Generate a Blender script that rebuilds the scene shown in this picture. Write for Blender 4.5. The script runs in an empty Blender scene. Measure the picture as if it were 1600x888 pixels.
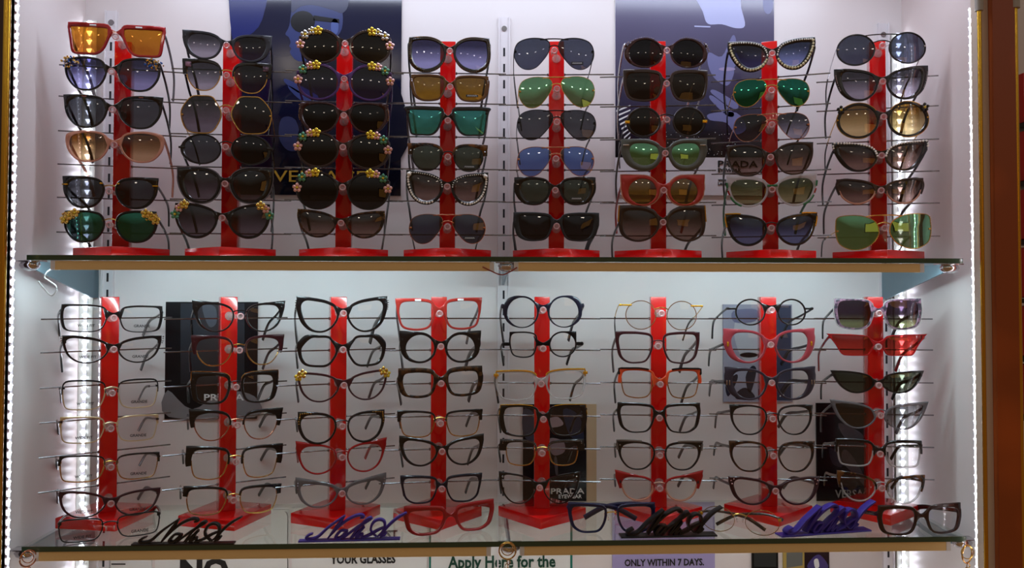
import bpy, bmesh, math, random
from mathutils import Vector, Matrix
random.seed(5)
C = bpy.context.scene.collection
R = math.radians
# ---------------------------------------------------------------- camera
PITCH, YAW, ROLL, PY, F = 0.02521, 0.04171, 0.00196, 426.82, 1250.0
_f = Vector((math.sin(YAW)*math.cos(PITCH), math.cos(YAW)*math.cos(PITCH), math.sin(PITCH)))
_r0 = Vector((math.cos(YAW), -math.sin(YAW), 0)); _u0 = _r0.cross(_f)
_r = _r0*math.cos(ROLL)+_u0*math.sin(ROLL); _u = _u0*math.cos(ROLL)-_r0*math.sin(ROLL)
cd = bpy.data.cameras.new('camera'); cam = bpy.data.objects.new('camera', cd); C.objects.link(cam)
cd.sensor_width = 36; cd.lens = F/1600*36; cd.shift_y = -(444-PY)/1600; cd.clip_start = .01
cam.matrix_world = Matrix(((_r.x, _u.x, -_f.x, 0), (_r.y, _u.y, -_f.y, 0), (_r.z, _u.z, -_f.z, 0), (0, 0, 0, 1)))
bpy.context.scene.camera = cam
vs = bpy.context.scene.view_settings
vs.view_transform = 'Standard'; vs.look = 'None'; vs.gamma = 1; vs.use_curve_mapping = False
vs.exposure = 0.0
# ---------------------------------------------------------------- world: the dim shop behind the camera
w = bpy.data.worlds.new('shop'); bpy.context.scene.world = w; w.use_nodes = True
nt = w.node_tree; bg = nt.nodes['Background']
tc = nt.nodes.new('ShaderNodeTexCoord'); sp = nt.nodes.new('ShaderNodeSeparateXYZ'); cr = nt.nodes.new('ShaderNodeValToRGB')
nt.links.new(tc.outputs['Generated'], sp.inputs[0]); nt.links.new(sp.outputs['Z'], cr.inputs[0]); nt.links.new(cr.outputs[0], bg.inputs[0])
cr.color_ramp.elements[0].position = 0.0; cr.color_ramp.elements[0].color = (.34, .17, .075, 1)
cr.color_ramp.elements[1].position = .5; cr.color_ramp.elements[1].color = (.55, .50, .46, 1)
e = cr.color_ramp.elements.new(.12); e.color = (.30, .16, .08, 1)
e = cr.color_ramp.elements.new(.2); e.color = (.47, .35, .25, 1)
e = cr.color_ramp.elements.new(.32); e.color = (.68, .63, .58, 1)
bg.inputs[1].default_value = .46
LP = dict(top=2.9, under=1.3, below=.6)      # lamp powers, watts

def ray(x, y): return _f + _r*((x-800)/F) + _u*((PY-y)/F)
def at(x, y, Y):                                               # pixel -> point on the plane at depth Y
    d = ray(x, y); return d*(Y/d.y)
def atz(x, y, Z):
    d = ray(x, y); return d*(Z/d.z)
def hit(x, y, p0, n):
    d = ray(x, y); return d*(p0.dot(n)/d.dot(n))

# ---------------------------------------------------------------- materials
def lin(c):
    o = []
    for v in c[:3]:
        v = v/255; o.append(v/12.92 if v <= .04045 else ((v+.055)/1.055)**2.4)
    return (*o, 1)
_M = {}
def pm(name, col, rough=.4, metal=0., coat=0., noise=0., nscale=30, col2=None, emit=None, es=0, spec=.5):
    if name in _M: return _M[name]
    m = bpy.data.materials.new(name); m.use_nodes = True; n = m.node_tree; b = n.nodes['Principled BSDF']
    b.inputs['Base Color'].default_value = lin(col); b.inputs['Roughness'].default_value = rough
    b.inputs['Metallic'].default_value = metal; b.inputs['Coat Weight'].default_value = coat
    b.inputs['Specular IOR Level'].default_value = spec
    if noise > 0:
        t = n.nodes.new('ShaderNodeTexCoord'); nz = n.nodes.new('ShaderNodeTexNoise'); nz.inputs['Scale'].default_value = nscale
        rp = n.nodes.new('ShaderNodeValToRGB'); n.links.new(t.outputs['Object'], nz.inputs[0]); n.links.new(nz.outputs[0], rp.inputs[0])
        c2 = lin(col2) if col2 else tuple(v*(1-noise) for v in lin(col)[:3])+(1,)
        rp.color_ramp.elements[0].position = .42; rp.color_ramp.elements[1].position = .6
        rp.color_ramp.elements[0].color = c2; rp.color_ramp.elements[1].color = lin(col)
        n.links.new(rp.outputs[0], b.inputs['Base Color'])
    if emit: b.inputs['Emission Color'].default_value = lin(emit); b.inputs['Emission Strength'].default_value = es
    _M[name] = m; return m
def glassy(name, top, bot, base=.04, k=.9, rough=.0, refl=(255, 255, 255), mid=.5, soft=.6, axis='Z', power=5):
    """a thin clear sheet: tinted see-through plus a mirror layer that grows at grazing angles"""
    if name in _M: return _M[name]
    m = bpy.data.materials.new(name); m.use_nodes = True; n = m.node_tree; n.nodes.clear()
    out = n.nodes.new('ShaderNodeOutputMaterial'); mx = n.nodes.new('ShaderNodeMixShader')
    tr = n.nodes.new('ShaderNodeBsdfTransparent'); gl = n.nodes.new('ShaderNodeBsdfGlossy')
    gl.inputs['Roughness'].default_value = rough; gl.inputs[0].default_value = lin(refl)
    t = n.nodes.new('ShaderNodeTexCoord'); s = n.nodes.new('ShaderNodeSeparateXYZ'); rp = n.nodes.new('ShaderNodeValToRGB')
    n.links.new(t.outputs['Generated'], s.inputs[0]); n.links.new(s.outputs[axis], rp.inputs[0]); n.links.new(rp.outputs[0], tr.inputs[0])
    rp.color_ramp.elements[0].position = max(0, mid-soft/2); rp.color_ramp.elements[1].position = min(1, mid+soft/2)
    rp.color_ramp.elements[0].color = tuple(v**.5 for v in lin(bot)[:3])+(1,)
    rp.color_ramp.elements[1].color = tuple(v**.5 for v in lin(top)[:3])+(1,)
    lw = n.nodes.new('ShaderNodeLayerWeight'); lw.inputs[0].default_value = .5
    pw = n.nodes.new('ShaderNodeMath'); pw.operation = 'POWER'; pw.inputs[1].default_value = power
    ma = n.nodes.new('ShaderNodeMath'); ma.operation = 'MULTIPLY_ADD'; ma.inputs[1].default_value = k; ma.inputs[2].default_value = base; ma.use_clamp = True
    n.links.new(lw.outputs['Facing'], pw.inputs[0]); n.links.new(pw.outputs[0], ma.inputs[0]); n.links.new(ma.outputs[0], mx.inputs[0])
    n.links.new(tr.outputs[0], mx.inputs[1]); n.links.new(gl.outputs[0], mx.inputs[2]); n.links.new(mx.outputs[0], out.inputs[0])
    _M[name] = m; return m
def clearpl(name, col, alpha=.35, rough=.12):
    """see-through coloured plastic"""
    if name in _M: return _M[name]
    m = bpy.data.materials.new(name); m.use_nodes = True; n = m.node_tree; b = n.nodes['Principled BSDF']
    b.inputs['Base Color'].default_value = lin(col); b.inputs['Roughness'].default_value = rough
    out = n.nodes['Material Output']; mx = n.nodes.new('ShaderNodeMixShader'); tr = n.nodes.new('ShaderNodeBsdfTransparent')
    tr.inputs[0].default_value = tuple(min(1, v**.35) for v in lin(col)[:3])+(1,)
    mx.inputs[0].default_value = alpha; n.links.new(tr.outputs[0], mx.inputs[1]); n.links.new(b.outputs[0], mx.inputs[2]); n.links.new(mx.outputs[0], out.inputs[0])
    _M[name] = m; return m

FR = dict(
 black=pm('black_acetate', (14, 13, 15), .22, coat=.3), matte=pm('matte_black', (20, 20, 22), .55), red=pm('red_acetate', (150, 16, 22), .25, coat=.3),
 brick=pm('brick_red_acetate', (165, 45, 38), .3), darkred=pm('dark_red_acetate', (48, 10, 14), .25, coat=.2), burg=pm('burgundy_acetate', (50, 12, 20), .3, coat=.2),
 tort=pm('tortoise_acetate', (105, 62, 22), .25, noise=.9, nscale=90, col2=(22, 12, 8), coat=.2), dtort=pm('dark_tortoise_acetate', (70, 42, 22), .25, noise=.9, nscale=110, col2=(16, 10, 9), coat=.2),
 brown=pm('brown_acetate', (88, 52, 14), .25, coat=.2), dbrown=pm('dark_brown_acetate', (42, 24, 18), .28, coat=.2), grey=pm('dark_grey_acetate', (42, 44, 52), .35),
 purple=clearpl('purple_clear_acetate', (85, 55, 110), .75), peach=clearpl('peach_clear_acetate', (225, 165, 140), .6), clear=clearpl('clear_acetate', (215, 210, 210), .35),
 smoke=clearpl('smoke_clear_acetate', (120, 116, 120), .62), navy=pm('navy_acetate', (18, 22, 62), .25, coat=.3), blueblk=pm('blue_black_acetate', (16, 20, 36), .25, coat=.2),
 plum=pm('plum_acetate', (42, 34, 46), .35), orange=pm('orange_acetate', (205, 70, 32), .3), green=pm('green_acetate', (20, 100, 55), .3),
 gold=pm('gold_metal', (214, 170, 92), .22, 1.), rose=pm('rose_gold_metal', (200, 140, 110), .25, 1.), silver=pm('silver_metal', (200, 200, 205), .2, 1.),
 gun=pm('gunmetal', (60, 58, 60), .3, 1.), bmetal=pm('black_metal', (22, 20, 22), .3, .6), ygold=pm('yellow_gold_trim', (235, 180, 50), .25, .8),
 sage=pm('grey_green_acetate', (78, 80, 74), .3), pinkst=pm('pink_grey_stripe_acetate', (150, 110, 130), .3, noise=.6, nscale=160, col2=(52, 44, 56)),
 taupe=pm('taupe_acetate', (92, 78, 70), .35), midred=pm('muted_red_acetate', (150, 52, 62), .35), choc=pm('chocolate_acetate', (46, 20, 16), .25, coat=.3),
 white=pm('white_acetate', (230, 228, 230), .35), cream=pm('cream_gold_metal', (225, 205, 165), .3, .8))
LN = dict(
 clear=glassy('clear_lens', (246, 247, 247), (246, 247, 247), .025, .8), orange=glassy('orange_mirror_lens', (205, 132, 44), (198, 122, 52), .25, .5, refl=(235, 180, 90)),
 gradv=glassy('violet_gradient_lens', (40, 38, 66), (150, 150, 198), .05, .7), gradg=glassy('grey_gradient_lens', (48, 46, 54), (160, 156, 172), .05, .7),
 dgrad=glassy('dark_gradient_lens', (44, 38, 42), (120, 112, 124), .05, .7), grey=glassy('grey_lens', (64, 66, 72), (84, 86, 90), .035, .7), slate=glassy('slate_lens', (62, 68, 86), (72, 78, 98), .06, .7),
 bgrad=glassy('brown_gradient_lens', (95, 55, 20), (215, 180, 140), .05, .7), dark=glassy('dark_lens', (30, 28, 30), (40, 38, 42), .035, .7),
 dkbrown=glassy('dark_brown_lens', (76, 60, 34), (84, 70, 46), .035, .7), amber=glassy('amber_lens', (110, 78, 18), (135, 98, 30), .07, .7),
 green=glassy('dark_green_lens', (66, 74, 60), (78, 84, 70), .035, .7), teal=glassy('teal_mirror_lens', (34, 96, 98), (52, 124, 112), .30, .5, refl=(130, 225, 215)),
 gmir=glassy('green_mirror_lens', (96, 98, 84), (112, 100, 94), .48, .5, refl=(160, 240, 190)), dteal=glassy('dark_teal_mirror_lens', (10, 46, 48), (14, 32, 40), .28, .5, refl=(90, 210, 175)),
 blue=glassy('blue_lens', (84, 118, 186), (96, 128, 196), .08, .6), olive=glassy('olive_gradient_lens', (74, 78, 40), (165, 160, 120), .05, .6),
 ygrad=glassy('yellow_brown_gradient_lens', (110, 78, 28), (225, 205, 150), .06, .6), brg=glassy('brown_grey_gradient_lens', (52, 38, 30), (148, 124, 118), .05, .7),
 pg=glassy('plum_to_green_lens', (58, 46, 62), (140, 148, 108), .06, .6, mid=.35, soft=.35), redl=glassy('red_lens', (165, 40, 38), (205, 60, 52), .06, .5),
 navyg=glassy('navy_gradient_lens', (30, 38, 62), (120, 130, 178), .06, .6), smoke=glassy('smoke_lens', (120, 122, 124), (165, 168, 170), .06, .6),
 dgmir=glassy('dark_green_mirror_lens', (30, 52, 48), (50, 54, 62), .2, .5, refl=(120, 225, 190)))
PEARL = pm('pearl', (240, 235, 225), .15, coat=.6); GEM = pm('silver_gem', (220, 220, 225), .08, 1.); GGEM = pm('gold_gem', (235, 200, 110), .12, 1.)
PINK = pm('pink_gem', (235, 180, 175), .12, .4); GRN = pm('green_gem', (90, 150, 120), .12, .4); YEL = pm('yellow_gem', (230, 200, 60), .12, .5); BLU = pm('blue_gem', (60, 110, 200), .12, .4)
STANDRED = pm('red_lacquer', (205, 10, 10), .18, coat=.6); ROD = pm('chrome_rod', (140, 138, 140), .22, 1.)
PEG = clearpl('clear_peg_plastic', (240, 225, 222), .22, .08)
INK = pm('black_ink', (15, 15, 16), .6); WINK = pm('white_ink', (225, 225, 225), .6); GINK = pm('gold_ink', (190, 150, 40), .5)

# ---------------------------------------------------------------- mesh helpers
def obj(name, bm, mats, parent=None, smooth=True, ang=40):
    me = bpy.data.meshes.new(name)
    bmesh.ops.recalc_face_normals(bm, faces=bm.faces)
    bm.to_mesh(me); bm.free()
    for m in (mats if isinstance(mats, (list, tuple)) else [mats]): me.materials.append(m)
    if smooth:
        me.polygons.foreach_set('use_smooth', [True]*len(me.polygons))
        try: me.set_sharp_from_angle(angle=R(ang))
        except Exception: pass
    o = bpy.data.objects.new(name, me); C.objects.link(o)
    if parent is not None: o.parent = parent
    return o
def tag(o, label=None, cat=None, group=None, kind=None):
    if label: o['label'] = label
    if cat: o['category'] = cat
    if group: o['group'] = group
    if kind: o['kind'] = kind
    return o
def empty(name, M, label=None, cat=None, group=None, kind=None):
    o = bpy.data.objects.new(name, None); C.objects.link(o); o.empty_display_size = .01
    o.matrix_world = M if isinstance(M, Matrix) else Matrix.Translation(M)
    return tag(o, label, cat, group, kind)
def box(bm, x0, x1, y0, y1, z0, z1, M=None, mi=0, bev=0):
    vs_ = [bm.verts.new((x, y, z)) for x in (x0, x1) for y in (y0, y1) for z in (z0, z1)]
    fs = [bm.faces.new([vs_[i] for i in q]) for q in ((0, 1, 3, 2), (4, 6, 7, 5), (0, 4, 5, 1), (2, 3, 7, 6), (0, 2, 6, 4), (1, 5, 7, 3))]
    for f in fs: f.material_index = mi
    if bev:
        es = list({e for f in fs for e in f.edges})
        r = bmesh.ops.bevel(bm, geom=es, offset=bev, segments=2, affect='EDGES', profile=.5)
        vs_ = list({v for f in r['faces'] for v in f.verts} | {v for v in vs_ if v.is_valid})
    if M is not None: bmesh.ops.transform(bm, matrix=M, verts=[v for v in vs_ if v.is_valid])
def prism(bm, pts, y0, y1, mi=0):                              # outline in x,z extruded along y
    a = [bm.verts.new((p[0], y0, p[1])) for p in pts]; b = [bm.verts.new((p[0], y1, p[1])) for p in pts]
    fs = [bm.faces.new(a), bm.faces.new(b[::-1])]
    n = len(pts)
    for i in range(n): fs.append(bm.faces.new((a[i], b[i], b[(i+1) % n], a[(i+1) % n])))
    for f in fs: f.material_index = mi
def cyl(bm, p0, p1, r0, r1=None, seg=12, mi=0):
    sweep(bm, [p0, p1], [r0, r0 if r1 is None else r1], None, seg, mi)
def catmull(P, n=6, closed=False):
    P = [Vector(p) for p in P]; out = []; m = len(P)
    rng = range(m) if closed else range(m-1)
    for i in rng:
        if closed: p0, p1, p2, p3 = P[(i-1) % m], P[i], P[(i+1) % m], P[(i+2) % m]
        else: p0, p1, p2, p3 = P[max(i-1, 0)], P[i], P[i+1], P[min(i+2, m-1)]
        for k in range(n):
            t = k/n
            out.append(.5*((2*p1)+(p2-p0)*t+(2*p0-5*p1+4*p2-p3)*t*t+(3*p1-p0-3*p2+p3)*t**3))
    if not closed: out.append(P[-1])
    return out
def sweep(bm, path, rw, rh=None, seg=8, mi=0, up=Vector((0, 0, 1)), square=False, closed=False):
    """elliptical (or square) section swept along a path; rw = half width sideways, rh = half height along 'up'"""
    P = [Vector(p) for p in path]; n = len(P)
    g = lambda a, i: (a[i] if isinstance(a, (list, tuple)) and len(a) == n else (a[0]+(a[-1]-a[0])*i/(n-1) if isinstance(a, (list, tuple)) else a))
    rings = []
    for i, p in enumerate(P):
        if closed: t = (P[(i+1) % n]-P[i-1]).normalized()
        else: t = (P[min(i+1, n-1)]-P[max(i-1, 0)]).normalized()
        u_ = up - t*up.dot(t)
        if u_.length < 1e-3: u_ = Vector((0, 1, 0))-t*t.y
        if u_.length < 1e-3: u_ = Vector((1, 0, 0))
        u_.normalize(); s_ = t.cross(u_)
        a = g(rw, i); b = a if rh is None else g(rh, i); ring = []
        for k in range(seg):
            th = 2*math.pi*(k+.5)/seg; c_, q = math.cos(th), math.sin(th)
            if square:
                e_ = .45; c_ = math.copysign(abs(c_)**e_, c_); q = math.copysign(abs(q)**e_, q)
            ring.append(bm.verts.new(p+s_*a*c_+u_*b*q))
        rings.append(ring)
    for i in range(n if closed else n-1):
        A, B = rings[i], rings[(i+1) % n]
        for k in range(seg):
            f = bm.faces.new((A[k], A[(k+1) % seg], B[(k+1) % seg], B[k])); f.material_index = mi
    if not closed:
        f = bm.faces.new(rings[0]); f.material_index = mi; f = bm.faces.new(rings[-1][::-1]); f.material_index = mi
def ball(bm, c, r, sub=1, mi=0, sc=(1, 1, 1)):
    g = bmesh.ops.create_icosphere(bm, subdivisions=sub, radius=r, matrix=Matrix.Translation(c) @ Matrix.Diagonal((*sc, 1)))
    for v in g['verts']:
        for f in v.link_faces: f.material_index = mi
def text(name, s, px0, px1, ybase, Y, mat, parent, bold=.0, n_off=.0006, hscale=None, depth=.0003, M=None, width=None, kind_local=False):
    """lettering as thin raised mesh: fitted between two pixels on the plane at depth Y, or to a width in a local frame M"""
    cu = bpy.data.curves.new(name, 'FONT'); cu.body = s; cu.extrude = depth; cu.resolution_u = 2; cu.offset = bold
    to = bpy.data.objects.new('tmp', cu); C.objects.link(to)
    dg = bpy.context.evaluated_depsgraph_get(); me = bpy.data.meshes.new_from_object(to.evaluated_get(dg))
    bpy.data.objects.remove(to); bpy.data.curves.remove(cu)
    xs = [v.co.x for v in me.vertices]; a, b = min(xs), max(xs)
    if M is None:
        p0, p1 = at(px0, ybase, Y), at(px1, ybase, Y); wd = (p1-p0).length; s_ = wd/(b-a)
        rot = Matrix.Rotation(-(math.atan2(0, 1)), 4, 'Y')
        M = Matrix.Translation(Vector((p0.x, Y-n_off, p0.z)))
    else: s_ = width/(b-a)
    hs = hscale or 1
    for v in me.vertices: x, y, z = v.co; v.co = M @ Vector(((x-a)*s_, -z, y*s_*hs))
    me.materials.clear(); me.materials.append(mat); me.name = name
    o = bpy.data.objects.new(name, me); C.objects.link(o); o.parent = parent
    return o

# ================================================================ THE CASE
XL, XR, YF, YB = -.640, .716, 1.09, 1.318                      # inner side walls, front, back wall
SH_U, SH_L = .0505, -.3410                                     # top faces of the two glass shelves
ZT, ZB = .60, -.80
WALL = pm('white_laminate', (226, 222, 222), .32, noise=.06, nscale=3.0, col2=(220, 212, 210), spec=.4)
SIDE = pm('white_side_laminate', (226, 218, 216), .3, noise=.1, nscale=2.2, col2=(214, 200, 196), spec=.4)
def struct(name, bm, m, parent=None, label=None):
    o = obj(name, bm, m, parent, smooth=False); o['kind'] = 'structure'
    if label: o['label'] = label; 
    return o
bm = bmesh.new(); box(bm, XL-.02, XR+.02, YB, YB+.018, ZB, ZT); struct('wall_back', bm, WALL, None, 'white back panel of the display case')
bm = bmesh.new(); box(bm, XL-.02, XL, 1.075, YB, ZB, ZT); struct('wall_left', bm, SIDE, None, 'white left side panel of the display case')
bm = bmesh.new(); box(bm, XR, XR+.02, 1.075, YB, ZB, ZT); struct('wall_right', bm, SIDE, None, 'white right side panel of the display case')
bm = bmesh.new(); box(bm, XL-.02, XR+.02, 1.075, YB+.018, ZB-.02, ZB); struct('floor', bm, WALL, None, 'white bottom board of the display case')
bm = bmesh.new(); box(bm, XL-.02, XR+.02, 1.075, YB+.018, ZT, ZT+.02); struct('ceiling', bm, WALL, None, 'white top board of the display case')
WOODP = pm('brown_wood_post', (178, 82, 22), .35, noise=.35, nscale=6, coat=.2); GOLDR = pm('brass_rod', (215, 170, 60), .22, 1.)
BEIGE = pm('beige_trim', (205, 188, 170), .35); DKW = pm('dark_wood_frame', (60, 26, 12), .4)
def xz(px, Y, py=444): return at(px, py, Y).x
# right hand uprights: pale profile, wood post
Yp = 1.070
bm = bmesh.new(); box(bm, xz(1536, Yp), xz(1549, Yp), Yp, Yp+.02, ZB, ZT); struct('trim_1', bm, BEIGE, None, 'pale metal upright beside the wood post')
bm = bmesh.new(); box(bm, xz(1549, Yp), xz(1584, Yp), Yp-.01, Yp+.03, ZB, ZT); struct('trim_2', bm, WOODP, None, 'orange brown wooden post right of the case')
bm = bmesh.new(); box(bm, xz(1584, Yp), xz(1592, Yp), Yp, Yp+.02, ZB, ZT); struct('trim_3', bm, BEIGE, None, 'beige edge strip right of the wooden post')
bm = bmesh.new(); box(bm, xz(-40, Yp), xz(1, Yp), Yp, Yp+.03, ZB, ZT); struct('trim_4', bm, DKW, None, 'dark wooden upright at the far left')
bm = bmesh.new(); box(bm, xz(1, Yp), XL-.004, Yp+.001, Yp+.02, ZB, ZT); struct('trim_5', bm, BEIGE, None, 'beige upright at the far left')
def gold_rod(px, z0, z1, r, label):
    X = xz(px, Yp); e = empty('brass_rod', (X, Yp-.006, z0), label, 'rod', 'brass rods on the case uprights')
    bm = bmesh.new(); cyl(bm, (0, 0, 0), (0, 0, z1-z0), r, seg=14); obj('rod', bm, GOLDR, e)
    bm = bmesh.new(); cyl(bm, (0, 0, z1-z0-.004), (0, 0, z1-z0+.03), r*1.9, seg=14)
    obj('end_cap', bm, pm('grey_cap', (165, 160, 150), .4), e)
gold_rod(1531, -.7, at(1525, 15, Yp).z, .0028, 'thin brass rod beside the right front light strip')
gold_rod(1587, -.7, at(1582, 11, Yp).z, .0034, 'brass rod right of the brown wooden post')
gold_rod(8, -.7, .58, .0045, 'thick brass rod beside the left front light strip')
# neighbouring case glimpsed at the right edge
bm = bmesh.new(); box(bm, .75, 1.4, 1.30, 1.32, ZB, ZT); struct('wall_far', bm, WALL, None, 'pale back panel of the neighbouring case')
e = empty('red_display', at(1600, 400, 1.2), 'red display column at the right edge of the photo', 'display stand')
bm = bmesh.new()
for k in range(6): box(bm, -.004, .05, -.01, .02, .205-.09*k, .283-.09*k, bev=.003)
obj('column', bm, STANDRED, e)
bm = bmesh.new()
for k in range(6): box(bm, -.008, .055, -.02, .03, .197-.09*k, .204-.09*k)
obj('crossbar', bm, pm('dark_bar', (40, 35, 35), .4), e)

# ---- slotted rails
RAIL = pm('white_rail', (222, 219, 222), .35); SLOT = pm('dark_slot', (25, 25, 32), .8)
def rail(px, label, wd=.0085):
    X = at(px, 444, YB-.003).x
    e = empty('slotted_rail', (X, YB, 0), label, 'shelf rail', 'slotted shelf rails on the back panel')
    bm = bmesh.new(); box(bm, -wd, wd, -.003, 0, -.78, at(800, 28, YB).z)
    for s in (-1, 1): box(bm, s*wd-.0012, s*wd+.0012, -.006, 0, -.78, at(800, 28, YB).z)
    obj('channel', bm, RAIL, e, smooth=False)
    bm = bmesh.new(); z = -.76
    while z < .40:
        box(bm, -.0016, .0016, -.0034, -.0028, z, z+.014); z += .0268
    obj('slots', bm, SLOT, e, smooth=False)
    zt = at(800, 46, YB).z
    bm = bmesh.new(); cyl(bm, (0, -.0045, zt), (0, -.003, zt), .0045, seg=14); obj('screw', bm, ROD, e)
rail(787, 'white slotted rail behind the middle of both shelves')
rail(168, 'white slotted rail near the left back corner')
rail(1384, 'white slotted rail near the right back corner')

# ---- glass shelves
GREENG = glassy('shelf_glass', (236, 244, 240), (236, 244, 240), .03, .85)
EDGE = pm('green_glass_edge', (52, 74, 56), .15, coat=.3)
def shelf(z, label, nm):
    e = empty('glass_shelf', ((XL+XR)/2, YF+.12, z), label, 'shelf', 'glass shelves')
    x0, x1 = (XL+.030, XR-.030); x0 -= (XL+XR)/2; x1 -= (XL+XR)/2
    y0, y1 = 1.106-YF-.12, YB-.004-YF-.12
    bm = bmesh.new(); box(bm, x0, x1, y0+.0012, y1, -.007, 0); obj('glass_panel', bm, GREENG, e, smooth=False)
    bm = bmesh.new(); box(bm, x0, x1, y0, y0+.001, -.007, 0); obj('front_edge', bm, EDGE, e, smooth=False)
shelf(SH_U, 'upper glass shelf carrying eight red stands of sunglasses', 'u')
shelf(SH_L, 'lower glass shelf carrying eight red stands of eyeglasses', 'l')
CREAM = pm('cream_light_profile', (236, 204, 142), .4); LEDW = pm('led_diffuser', (255, 255, 255), .5, emit=(238, 246, 255), es=6)
def profile(x0, x1, z, label):
    X0, X1 = xz(x0, 1.110, 640), xz(x1, 1.110, 640)
    e = empty('light_profile', ((X0+X1)/2, 1.114, z), label, 'light profile', 'cream light profiles under the shelf fronts')
    h = (X1-X0)/2
    bm = bmesh.new(); box(bm, -h, h, -.006, -.004, -.0125, 0); box(bm, -h, h, -.004, .008, -.002, 0); obj('housing', bm, CREAM, e, smooth=False)
    bm = bmesh.new(); box(bm, -h+.004, h-.004, -.001, .006, -.0045, -.0025); obj('diffuser', bm, LEDW, e, smooth=False)
    for s in (-1, 1):
        bm = bmesh.new(); box(bm, s*h-.003, s*h+.003, -.0065, .008, -.0125, 0); obj('end_cap', bm, pm('white_cap', (225, 225, 225), .4), e, smooth=False)
profile(80, 768, SH_U-.0075, 'cream light profile under the left half of the upper shelf')
profile(806, 1442, SH_U-.0075, 'cream light profile under the right half of the upper shelf')
profile(62, 764, SH_L-.0075, 'cream light profile under the left half of the lower shelf')
profile(816, 1478, SH_L-.0075, 'cream light profile under the right half of the lower shelf')
# ---- brackets
STEEL = pm('bracket_steel', (120, 140, 150), .35, .6); CH = pm('chrome', (210, 210, 215), .12, 1.)
def bracket(X, z, label, wedge=True, knob=True):
    e = empty('shelf_bracket', (X, YB, z), label, 'bracket', 'shelf brackets')
    bm = bmesh.new(); d = -(YB-1.128); t = .0015
    hgt = -.052 if wedge else -.03
    pts = [(0, 0), (0, hgt), (-.02, hgt), (d+.01, -.013), (d, 0)]
    a = [bm.verts.new((-t, p[0], p[1])) for p in pts]; b = [bm.verts.new((t, p[0], p[1])) for p in pts]
    bm.faces.new(a); bm.faces.new(b[::-1])
    for i in range(5): bm.faces.new((a[i], b[i], b[(i+1) % 5], a[(i+1) % 5]))
    obj('arm', bm, STEEL, e, smooth=False)
    if knob:
        bm = bmesh.new(); ball(bm, Vector((0, d-.006, -.006)), .011, 2, sc=(1.3, .8, .75)); obj('front_clamp', bm, CH, e)
        bm = bmesh.new(); box(bm, -.017, .017, d-.014, d+.006, -.0015, 0, bev=.0006); obj('clamp_plate', bm, CH, e)
bracket(XL+.026, SH_U-.0072, 'steel bracket under the left end of the upper shelf')
bracket(XR-.040, SH_U-.0072, 'steel bracket under the right end of the upper shelf')
bracket(xz(786, YB), SH_U-.0072, 'chrome tipped bracket under the middle of the upper shelf', False)
bracket(XL+.026, SH_L-.0072, 'chrome tipped bracket under the left end of the lower shelf')
bracket(XR-.026, SH_L-.0072, 'chrome tipped bracket under the right end of the lower shelf')
bracket(xz(790, YB), SH_L-.0072, 'chrome tipped bracket under the middle of the lower shelf', False)

# ---- led strips
CHIP = pm('led_chip', (255, 255, 255), .5, emit=(236, 240, 255), es=15)
TAPE = pm('led_tape', (232, 234, 240), .4); TAPE2 = pm('led_channel', (214, 218, 210), .35)
def led_strip(X, Y, z0, z1, n, ax, label, wd=.005, chan=0):
    e = empty('led_strip', (X, Y, z0), label, 'light strip', 'vertical light strips of the case')
    bm = bmesh.new(); box(bm, -wd, wd, -.0006, .0008, 0, z1-z0); obj('tape', bm, TAPE, e, smooth=False)
    if chan:
        bm = bmesh.new(); box(bm, -chan, chan, .0009, .003, 0, z1-z0); obj('channel', bm, TAPE2, e, smooth=False)
    me = None
    for k in range(n):
        if me is None:
            bm = bmesh.new(); prism(bm, [(-.0042, .003), (.0042, .003), (0, -.0042)], -.0024, -.0006); o = obj('led', bm, CHIP, e, smooth=False); me = o.data
        else: o = bpy.data.objects.new('led', me); C.objects.link(o); o.parent = e
        o.location = (0, 0, (z1-z0)*(k+.5)/n)
    return e
lz0, lz1 = -.385, .47
led_strip(-.6225, 1.095, -.40, .44, 66, 0, 'light strip with white leds down the left front edge', .003)
led_strip(.6950, 1.095, -.40, at(1512, 12, 1.095).z, 64, 0, 'light strip with white leds down the right front edge', .003)
led_strip(-.6290, YB-.008, -.56, .44, 70, 0, 'wide light strip in the left back corner', .003, .0105)
led_strip(.7055, YB-.008, -.56, .44, 70, 0, 'wide light strip in the right back corner', .003, .0105)
def area(name, loc, rot, sx, sy, pw, col):
    l = bpy.data.lights.new(name, 'AREA'); l.shape = 'RECTANGLE'; l.size = sx; l.size_y = sy; l.energy = pw; l.color = col
    o = bpy.data.objects.new(name, l); C.objects.link(o); o.location = loc; o.rotation_euler = rot; return o
xc = (XL+XR)/2
area('top_light', (xc, 1.13, .56), (R(18), 0, 0), 1.25, .03, LP['top'], (.76, .83, 1))
area('shelf_light_left', (-.32, 1.130, SH_U-.014), (R(38), 0, 0), .58, .012, LP['under']/2, (.62, .90, 1))
area('shelf_light_right', (.38, 1.130, SH_U-.014), (R(38), 0, 0), .58, .012, LP['under']/2, (.62, .90, 1))
area('bottom_light', (xc, 1.135, SH_L-.016), (R(25), 0, 0), 1.2, .012, LP['below'], (.95, .97, 1))
# ceiling lamps of the shop, behind the viewer
for k in range(9):
    X = -2.0+.5*k
    e = empty('ceiling_lamp', (X, -1.6, 1.20), 'round ceiling lamp of the shop behind the viewer', 'ceiling lamp', 'ceiling lamps of the shop')
    bm = bmesh.new(); cyl(bm, (0, 0, 0), (0, 0, .006), .045, seg=20); obj('lamp_disc', bm, pm('lamp_glow', (255, 255, 255), .5, emit=(255, 240, 220), es=28), e)
    bm = bmesh.new(); cyl(bm, (0, 0, .006), (0, 0, .03), .06, seg=20); obj('lamp_housing', bm, TAPE, e)

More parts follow.
